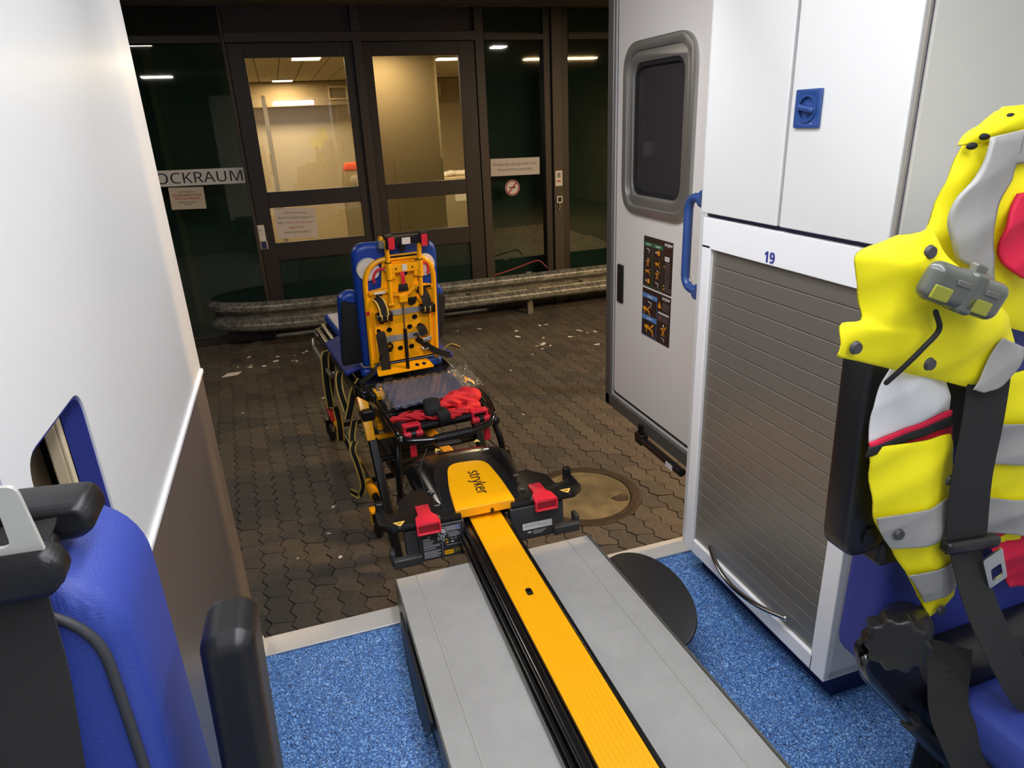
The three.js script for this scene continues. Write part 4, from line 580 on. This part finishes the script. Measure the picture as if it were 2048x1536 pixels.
  { const q = thing('key_switch', 'white framed key switch with hanging hook on the right post', 'switch', [3.10, .55, FZ + .096]); part('frame', [ext(roundPoly([[-.035, -.04], [.035, -.04], [.035, .04], [-.035, .04]], .014, 4), .014, { holes: [roundPoly([[-.024, -.028], [-.024, .028], [.024, .028], [.024, -.028]], .008, 3)] })], M.paper, q); part('insert', [rbox(.05, .058, .01, 0, 0, .002, .004)], M.black, q); part('hook', [tube([V(0, -.04, .008), V(0, -.1, .012), V(-.012, -.115, .012)], .006)], M.tape, q); }
}
// ---- galvanised crash barrier in front of the facade
{
  const t = thing('crash_barrier', 'weathered galvanised crash barrier in front of the glass facade', 'barrier');
  const pr = [[0, .155], [.012, .16], [.07, .13], [.078, .115], [.078, .08], [.07, .065], [.02, .035], [.016, .02], [.016, -.02], [.02, -.035], [.07, -.065], [.078, -.08], [.078, -.115], [.07, -.13], [.012, -.16], [0, -.155]], prof = [...pr, ...pr.slice().reverse().map(p => [p[0] - .005, p[1]])].map(p => [-p[0], p[1]]);
  const path = []; for (let k = 0; k <= 10; k++) path.push(V(5.2 - k * .5, -.36, -7.33)); for (let k = 1; k <= 10; k++) { const a = k / 10; path.push(V(.2 - 1.05 * Math.sin(a * 1.35) / Math.sin(1.35), -.36, -7.33 - .34 * (1 - Math.cos(a * 1.35)) / (1 - Math.cos(1.35)))); }
  part('rail', [sweep(prof.map(p => [-p[0], p[1]]), path.slice().reverse())], M.galv, t);
  for (const x of [2.58, 4.3, .55]) part('post', [rbox(.07, .52, .05, x, G + .24, -7.4, .006), rbox(.012, .3, .11, x - .03, G + .3, -7.37, .004)], M.galv, t);
  part('bolt_slot', [rbox(.055, .02, .006, 1.82, -.36, -7.312, .009), rbox(.055, .02, .006, 3.2, -.36, -7.312, .009), rbox(.055, .02, .006, .9, -.36, -7.312, .009)], M.black, t);
  part('splice_plate', [rbox(.14, .1, .006, 2.6, -.36, -7.312, .002)], M.aluDark, t);
  solo('cable', 'thin red cable lying along the barrier top', 'cable', [tube([V(2.15, -.19, -7.36), V(2.4, -.15, -7.4), V(2.62, -.1, -7.42), V(2.72, -.09, -7.42), V(2.8, -.17, -7.38)], .008, { smooth: true })], mat(0x8a3038, .6));
}
// ---- litter
{
  const r = rng(77), spots = []; for (let k = 0; k < 22; k++) spots.push([-.75 + r() * 1.5, -6.75 - r() * .45]); for (let k = 0; k < 26; k++) spots.push([1.6 + r() * 2.0, -5.4 - r() * 1.8]); for (let k = 0; k < 14; k++) spots.push([-.6 + r() * 2.6, -3.2 - r() * 3]);
  for (const [x, z] of spots) { const s = (.008 + r() * .026) * (z > -5.4 ? .5 : 1), n = 5, pts = []; for (let k = 0; k < n; k++) { const a = k / n * 6.283 + r() * .7; pts.push([s * Math.cos(a) * (.6 + r()), s * Math.sin(a) * (.35 + r() * .5)]); } solo('paper_scrap', 'tiny pale paper scrap lying on the dark paving', 'litter', [ext(pts, .002).rotateX(-Math.PI / 2).rotateY(r() * 6).rotateZ((r() - .5) * .15).translate(x, G + .003, z)], M.paper, 'paper scraps on the paving'); }
  solo('crumpled_paper', 'larger pale sheet of paper on the paving near the left wall', 'litter', [ext([[-.08, -.04], [.07, -.05], [.1, .03], [-.03, .05]], .004).rotateX(-Math.PI / 2).rotateZ(.05).translate(-.72, G + .006, -6.62)], M.paper);
}

{
  const t = thing('mirrored_lettering_board', 'added dark board on a post, stands in for lettering mirrored in the window of the open ambulance door', 'sign', [2.75, G, -4.6]);  // board and post added in place of lettering reflected in the door pane
  part('post', [cyl(V(.03, 0, 0), V(.03, 2.9, 0), .03)], M.aluDark, t); part('board', [rbox(.02, .42, 1.0, 0, 2.55, 0, .004)], M.panelDark, t);
  const a = text('den S', .13, fontReg, .002), b = text('aufnahme', .13, fontReg, .002); part('lettering', [a.g.rotateY(-Math.PI / 2).translate(-.0105, 2.62, .02)], M.black, t); part('lettering', [b.g.rotateY(-Math.PI / 2).translate(-.0105, 2.44, .02)], M.black, t);
}

// ================================================================ LEFT SEAT (close to the camera, backrest facing us)
{
  const t = thing('attendant_seat', 'blue attendant seat in the left foreground with black belt', 'seat', [-.4, 0, -.6]);
  const out = roundPoly([[-.24, .44], [.222, .44], [.222, 1.11], [.12, 1.15], [-.18, 1.15], [-.24, 1.1]], [.04, .03, .09, .05, .05, .06], 8);
  const b = part('backrest', [ext(out, .15, { bevel: .02, seg: 5 }).translate(0, 0, -.085)], M.seatBlue, t);
  const lip = []; for (const [x, y] of roundPoly([[-.2, .46], [.204, .46], [.204, 1.085], [.12, 1.128], [-.15, 1.128]], [.02, .02, .08, .05, .05], 8)) lip.push(V(x, y, .0655)); part('piping', [tube(lip.slice(3), .0045, { smooth: true, seg: 3 })], M.greyPlastic, b);
  part('seam', [tube([V(.172, .93, .0655), V(.14, .90, .067), V(.09, .87, .067)], .001, { smooth: true })], M.seatNavy, b);
  part('cushion', [rbox(.46, .11, .42, -.01, .42, .26, .04, 0, 0, 0, 4)], M.seatBlue, t);
  part('pedestal', [rbox(.3, .36, .3, -.02, .18, .15, .02)], M.greyPlastic, t);
  part('armrest', [rbox(.05, .42, .085, .282, .805, .02, .018, -.1, 0, -.03, 4)], M.black, t);
  part('armrest_hinge', [cyl(V(.21, .66, .0), V(.27, .66, .0), .03)], M.black, t);
  part('belt_housing', [ext(roundPoly([[-.16, 1.165], [.20, 1.140], [.213, 1.15], [.208, 1.172], [-.16, 1.20]], .010, 4), .05, { bevel: .007, seg: 3 }).translate(0, 0, -.02), rbox(.026, .045, .03, .175, 1.135, .045, .008, .1)], M.black, t);
  const pts = [V(.135, 1.165, .03), V(.135, 1.15, .078), V(.13, 1.06, .084), V(.11, .9, .084), V(.08, .55, .084)];
  part('belt', [ribbon(pts, V(1, 0, 0), .105, .002, 40)], M.webGrey, t);
  const tg = part('belt_tongue', [ext(roundPoly([[.140, 1.165], [.212, 1.165], [.206, 1.236], [.150, 1.236]], .008, 4), .004, { holes: [roundPoly([[.163, 1.19], [.163, 1.222], [.192, 1.222], [.192, 1.19]], .005, 3)] }).translate(-.010, -.005, .098)], mat(0xc9c8be, .3, .3), t);
  part('tongue_sleeve', [ext(roundPoly([[.04, 1.15], [.20, 1.142], [.213, 1.16], [.205, 1.178], [.04, 1.186]], .008, 4), .026, { bevel: .006, seg: 3 }).translate(0, 0, .086)], M.black, tg);
}
// ================================================================ RIGHT SEAT
{
  const t = thing('attendant_seat', 'blue folding attendant seat in the right foreground under the yellow jacket', 'seat', [1.08, 0, -.8]);
  part('backrest', [ext(roundPoly([[-.165, .44], [.24, .44], [.24, 1.18], [.14, 1.24], [-.06, 1.24], [-.155, 1.16]], [.03, .03, .07, .05, .05, .07], 6), .1, { bevel: .03, seg: 4 }).translate(0, 0, -.05)], M.seatNavy, t);
  part('cushion', [rbox(.36, .1, .48, .13, .385, .35, .04, 0, 0, 0, 4)], M.seatBlue, t);
  part('lumbar_roll', [cyl(V(-.065, .437, .07), V(.3, .455, .07), .056, .056, 28)], M.black, t);
  const ar = part('armrest', [ext(roundPoly([[-.045, 0], [.045, 0], [.04, .33], [.02, .37], [-.035, .37]], [.042, .042, .02, .02, .03], 8), .055, { bevel: .01, seg: 3 }).rotateZ(.06).translate(-.262, .76, .028)], M.black, t);
  part('armrest_bolt', [cyl(V(-.262, .8, .084), V(-.262, .8, .088), .016)], M.blackMetal, ar); part('armrest_lever', [rbox(.018, .012, .02, -.255, .94, .088, .003), rbox(.018, .012, .012, -.258, .925, .088, .003)], M.blackGloss, ar); part('armrest_hinge', [rbox(.06, .05, .05, -.2, .75, .06, .012)], M.black, t);
  part('recliner_plate', [ext(roundPoly([[-.29, .61], [-.23, .66], [-.165, .60], [-.13, .5], [-.04, .38], [-.02, .3], [-.05, .27], [-.12, .36], [-.26, .53]], .015, 3), .012, { bevel: .003 }).translate(0, 0, .11)], M.blackMetal, t);
  part('recliner_lever', [tube([V(-.235, .605, .125), V(-.285, .59, .13), V(-.272, .56, .135), V(-.15, .41, .14)], .008, { fillet: .03 })], M.blackGloss, t); part('lever_grip', [cyl(V(-.155, .418, .14), V(-.035, .275, .14), .0165), sph(-.035, .275, .14, .0165)], M.black, t); part('plate_bolt', [cyl(V(-.075, .335, .122), V(-.075, .335, .128), .012)], M.rubberSoft, t);
  const lob = []; for (let k = 0; k < 60; k++) { const a = k / 60 * Math.PI * 2, r = .046 + .0035 * Math.cos(10 * a); lob.push([r * Math.cos(a), r * Math.sin(a)]); }
  part('adjuster_knob', [ext(lob, .036, { bevel: .005, seg: 3 }).rotateY(-.62).rotateX(-.15).translate(-.232, .632, .135)], M.black, t); part('knob_boss', [cyl(V(-.225, .63, .14), V(-.16, .6, .1), .042)], M.black, t);
  part('leg_frame', [rbox(.3, .3, .06, .08, .16, .12, .015)], M.blackMetal, t);
  // belts
  const b1 = [V(-.125, 1.1, .118), V(-.135, 1.0, .133), V(-.14, .9, .14), V(-.128, .785, .146)]; part('belt', [ribbon(b1, V(1, -.05, 0), .085, .002, 30)], M.webbing, t);
  part('belt_slider', [rbox(.115, .022, .022, -.122, .79, .148, .008, 0, 0, -.12)], M.black, t); const tg = part('belt_tongue', [ext(roundPoly([[-.02, 0], [.02, .0], [.022, -.07], [-.016, -.07]], .004, 2), .003, { holes: [roundPoly([[-.008, -.058], [.014, -.058], [.013, -.03], [-.008, -.03]], .003, 2)] }).rotateZ(.4).translate(-.095, .775, .165)], M.chrome, t); void tg;
  part('belt', [ribbon([V(-.13, .785, .145), V(-.105, .7, .165), V(-.06, .6, .19), V(.01, .49, .21), V(.1, .42, .2)], [V(1, .1, 0), V(.9, .5, 0)], .06, .002, 30)], M.webGrey, t);
  part('belt', [ribbon([V(-.04, .52, .1), V(-.07, .475, .13), V(-.085, .43, .155), V(-.08, .38, .19), V(-.06, .30, .22), V(-.045, .15, .22)], V(1, .4, 0), .075, .002, 24)], M.webGrey, t);
}
// ================================================================ HIGH-VISIBILITY JACKET over the right seat
{
  const J = { hood:{L:[[0.903,1.434,-0.71],[0.854,1.395,-0.71],[0.841,1.361,-0.71],[0.831,1.31,-0.71],[0.824,1.278,-0.71],[0.868,1.214,-0.71],[0.952,1.145,-0.71]],R:[[1.001,1.451,-0.71],[1.018,1.399,-0.71],[1.039,1.339,-0.71],[1.061,1.274,-0.71],[1.082,1.214,-0.71],[1.101,1.158,-0.71],[1.124,1.09,-0.71]]},
hoodTape:{L:[[0.862,1.404,-0.674],[0.853,1.371,-0.674],[0.846,1.357,-0.674],[0.825,1.33,-0.674],[0.82,1.305,-0.674],[0.83,1.272,-0.674],[0.844,1.251,-0.674]],R:[[0.912,1.409,-0.674],[0.913,1.363,-0.674],[0.914,1.348,-0.674],[0.898,1.325,-0.674],[0.892,1.299,-0.674],[0.905,1.259,-0.674],[0.919,1.214,-0.674]]},
hoodTape2:{L:[[0.862,1.404,-0.674],[0.898,1.368,-0.674]],R:[[0.962,1.417,-0.674],[0.977,1.372,-0.674]]},
hoodRed:{L:[[0.924,1.331,-0.668],[0.914,1.305,-0.668],[0.911,1.272,-0.668],[0.926,1.237,-0.668],[0.959,1.215,-0.668]],R:[[0.981,1.335,-0.668],[0.994,1.298,-0.668],[1.005,1.264,-0.668],[1.02,1.22,-0.668],[1.025,1.205,-0.668]]},
hoodTop:{L:[[0.904,1.439,-0.695],[0.878,1.425,-0.695],[0.848,1.41,-0.695],[0.836,1.395,-0.695]],R:[[0.982,1.444,-0.695],[0.987,1.431,-0.695],[0.993,1.413,-0.695],[0.996,1.402,-0.695]]},
flap:{L:[[0.74,1.292,-0.68],[0.708,1.285,-0.68],[0.677,1.273,-0.68],[0.681,1.25,-0.68],[0.694,1.213,-0.68],[0.701,1.185,-0.68],[0.669,1.182,-0.68],[0.668,1.155,-0.68],[0.667,1.139,-0.68]],R:[[0.786,1.301,-0.68],[0.827,1.258,-0.68],[0.865,1.231,-0.68],[0.916,1.194,-0.68],[0.964,1.159,-0.68],[0.991,1.117,-0.68],[0.99,1.086,-0.68],[0.97,1.053,-0.68],[0.921,1.053,-0.68]]},
flapTape:{L:[[0.939,1.133,-0.672],[0.924,1.105,-0.672],[0.912,1.081,-0.672],[0.9,1.061,-0.672]],R:[[0.984,1.113,-0.672],[0.981,1.082,-0.672],[0.959,1.056,-0.672],[0.921,1.053,-0.672]]},
cuff:{L:[[0.78,1.101,-0.695],[0.768,1.069,-0.695],[0.761,1.039,-0.695],[0.76,0.988,-0.695]],R:[[0.887,1.073,-0.695],[0.9,1.043,-0.695],[0.91,1.02,-0.695],[0.913,1.011,-0.695]]},
cuffRed:{L:[[0.757,0.99,-0.693],[0.758,0.982,-0.693]],R:[[0.91,1.014,-0.693],[0.913,1.004,-0.693]]},
cuffBlack:{L:[[0.757,0.984,-0.692],[0.753,0.968,-0.692]],R:[[0.911,1.004,-0.692],[0.915,0.988,-0.692]]},
cuffLining:{L:[[0.795,0.972,-0.705],[0.827,0.953,-0.705]],R:[[0.932,0.982,-0.705],[0.941,0.945,-0.705]]},
front:{L:[[0.76,0.983,-0.69],[0.768,0.943,-0.69],[0.781,0.889,-0.69],[0.794,0.85,-0.69],[0.832,0.795,-0.69],[0.885,0.723,-0.69],[0.932,0.653,-0.69],[0.956,0.609,-0.69]],R:[[0.919,0.972,-0.69],[0.936,0.917,-0.69],[0.955,0.849,-0.69],[0.971,0.789,-0.69],[0.979,0.747,-0.69],[0.994,0.703,-0.69],[0.999,0.665,-0.69],[0.984,0.624,-0.69]]},
frontTape1:{L:[[0.784,0.862,-0.683],[0.797,0.834,-0.683],[0.824,0.797,-0.683]],R:[[0.938,0.871,-0.683],[0.947,0.836,-0.683],[0.954,0.799,-0.683]]},
frontTape2:{L:[[0.872,0.733,-0.683],[0.896,0.703,-0.683],[0.924,0.663,-0.683]],R:[[0.972,0.742,-0.683],[0.982,0.716,-0.683],[0.99,0.684,-0.683]]},
right:{L:[[0.955,1.053,-0.7],[0.998,0.97,-0.7],[1.025,0.865,-0.7],[1.044,0.784,-0.7],[1.083,0.726,-0.7]],R:[[1.131,1.059,-0.7],[1.166,0.957,-0.7],[1.204,0.846,-0.7],[1.234,0.759,-0.7],[1.254,0.702,-0.7]]},
rightTape1:{L:[[0.987,0.978,-0.693],[1.008,0.904,-0.693]],R:[[1.153,0.966,-0.693],[1.18,0.887,-0.693]]},
rightTape2:{L:[[1.024,0.836,-0.693],[1.042,0.765,-0.693]],R:[[1.207,0.81,-0.693],[1.234,0.732,-0.693]]},
hem:{L:[[1.05,0.78,-0.704],[1.093,0.708,-0.704],[1.126,0.657,-0.704],[1.168,0.606,-0.704]],R:[[1.241,0.755,-0.704],[1.257,0.709,-0.704],[1.278,0.649,-0.704],[1.27,0.595,-0.704]]},
dark:{L:[[0.879,1.072,-0.715],[0.9,1.024,-0.715],[0.932,0.932,-0.715]],R:[[1.052,1.049,-0.715],[1.071,0.968,-0.715],[1.062,0.925,-0.715]]},
 };
  const t = thing('safety_jacket', 'yellow high-visibility jacket with grey reflective bands hanging over the right seat', 'jacket');
  const P = (n, k, m, o, par = t) => part(n, [patch(J[k], o)], m, par);
  const hood = P('hood', 'hood', M.hiviz, { bulge: .03, wr: .004, seed: 1, t: .004 }); P('reflective_band', 'hoodTape', M.tape, { bulge: .003, wr: .003, seed: 1, t: .006 }, hood); P('reflective_band', 'hoodTape2', M.tape, { wr: .002, seed: 1, t: .006, nv: 10 }, hood); P('red_lining', 'hoodRed', M.crimson, { wr: .004, seed: 4, t: .006 }, hood);
  P('collar_edge', 'hoodTop', M.hiviz, { bulge: .015, wr: .004, seed: 6, t: .006 }); part('patterned_edge', [0, 1, 2, 3].map(k => sph(.905 - k * .019, 1.427 - k * .011, -.692, .0065, 1.4, .7, .6)), M.rubberSoft, t);
  const flap = P('front_flap', 'flap', M.hiviz, { bulge: .035, wr: .003, seed: 9, t: .004, nu: 18, nv: 30 }); P('reflective_band', 'flapTape', M.tape, { wr: .002, seed: 9, t: .002 }, flap).position.z = .012;
  const cuff = P('sleeve_lining', 'cuff', M.cuffGrey, { bulge: .014, wr: .003, seed: 12 }); P('red_trim', 'cuffRed', M.crimson, { wr: .002, seed: 12, t: .004, nv: 4 }, cuff).position.z = .004; P('black_trim', 'cuffBlack', M.rubberSoft, { wr: .002, seed: 12, t: .004, nv: 4 }, cuff).position.z = .004; P('red_inside', 'cuffLining', M.crimson, { wr: .003, seed: 13 }, cuff);
  const fr = P('front_panel', 'front', M.hiviz, { bulge: .02, wr: .003, seed: 15, t: .004, nv: 30 }); P('reflective_band', 'frontTape1', M.tape, { bulge: .016, wr: .002, seed: 15, t: .002, flat: true }, fr).position.z = .004; P('reflective_band', 'frontTape2', M.tape, { bulge: .01, wr: .002, seed: 15, t: .002, flat: true }, fr).position.z = .005; part('panel_seam', [tube([V(.905, .955, -.668), V(.935, .89, -.666), V(.965, .80, -.668)], .0012, { smooth: true })], M.print, fr);
  const rp = P('back_panel', 'right', M.hiviz, { bulge: .02, wr: .004, seed: 18, t: .004 }); P('reflective_band', 'rightTape1', M.tape, { bulge: .02, wr: .003, seed: 18, t: .002, flat: true }, rp).position.z = .002; P('reflective_band', 'rightTape2', M.tape, { bulge: .02, wr: .003, seed: 18, t: .002, flat: true }, rp).position.z = .002;
  P('red_hem', 'hem', M.crimson, { bulge: .02, wr: .005, seed: 20 }); P('dark_inside', 'dark', M.rubberSoft, { wr: .003, seed: 22 });
  for (const [x, y, z] of [[.685, 1.152, -.672], [.788, 1.122, -.646], [.766, 1.272, -.657], [.908, .906, -.672], [.824, .829, -.672], [.962, .637, -.68]]) part('snap_button', [new THREE.CylinderGeometry(.0075, .0095, .005, 16).rotateX(Math.PI / 2).translate(x, y, z + .004)], M.greyPlastic, t);
}
{
  const t = thing('pager', 'grey handheld device clipped to the yellow jacket flap', 'device', [.793, 1.226, -.622]); t.rotation.set(.1, -.1, D(-20));
  part('body', [rbox(.128, .05, .03, 0, 0, 0, .014, 0, 0, 0, 4), rbox(.024, .054, .033, .004, .0, 0, .006)], M.device, t); for (const [w, x] of [[.03, -.045], [.04, .02]]) part('window', [rbox(w, .018, .004, x, -.011, .0145, .003)], mat(0x8d8f2c, .2), t); for (const x of [-.02, .03]) part('slot', [rbox(.024, .008, .004, x, .008, .015, .002)], M.aluDark, t); part('clip', [rbox(.02, .014, .012, .01, .03, -.005, .003)], M.aluDark, t);
}
solo('lanyard', 'black cord running from the grey device down over the yellow flap', 'cord', [tube([V(.772, 1.198, -.636), V(.786, 1.172, -.638), V(.768, 1.15, -.64), V(.752, 1.125, -.648), V(.742, 1.095, -.665)], .0035, { smooth: true })], M.rubberSoft);
solo('power_lead', 'thin black lead below the lower jacket corner on the right seat', 'cord', [tube([V(.955, .66, -.702), V(.94, .625, -.698), V(.925, .6, -.692), V(.91, .575, -.688)], .003, { smooth: true })], M.rubberSoft);

renderer.render(scene, camera);
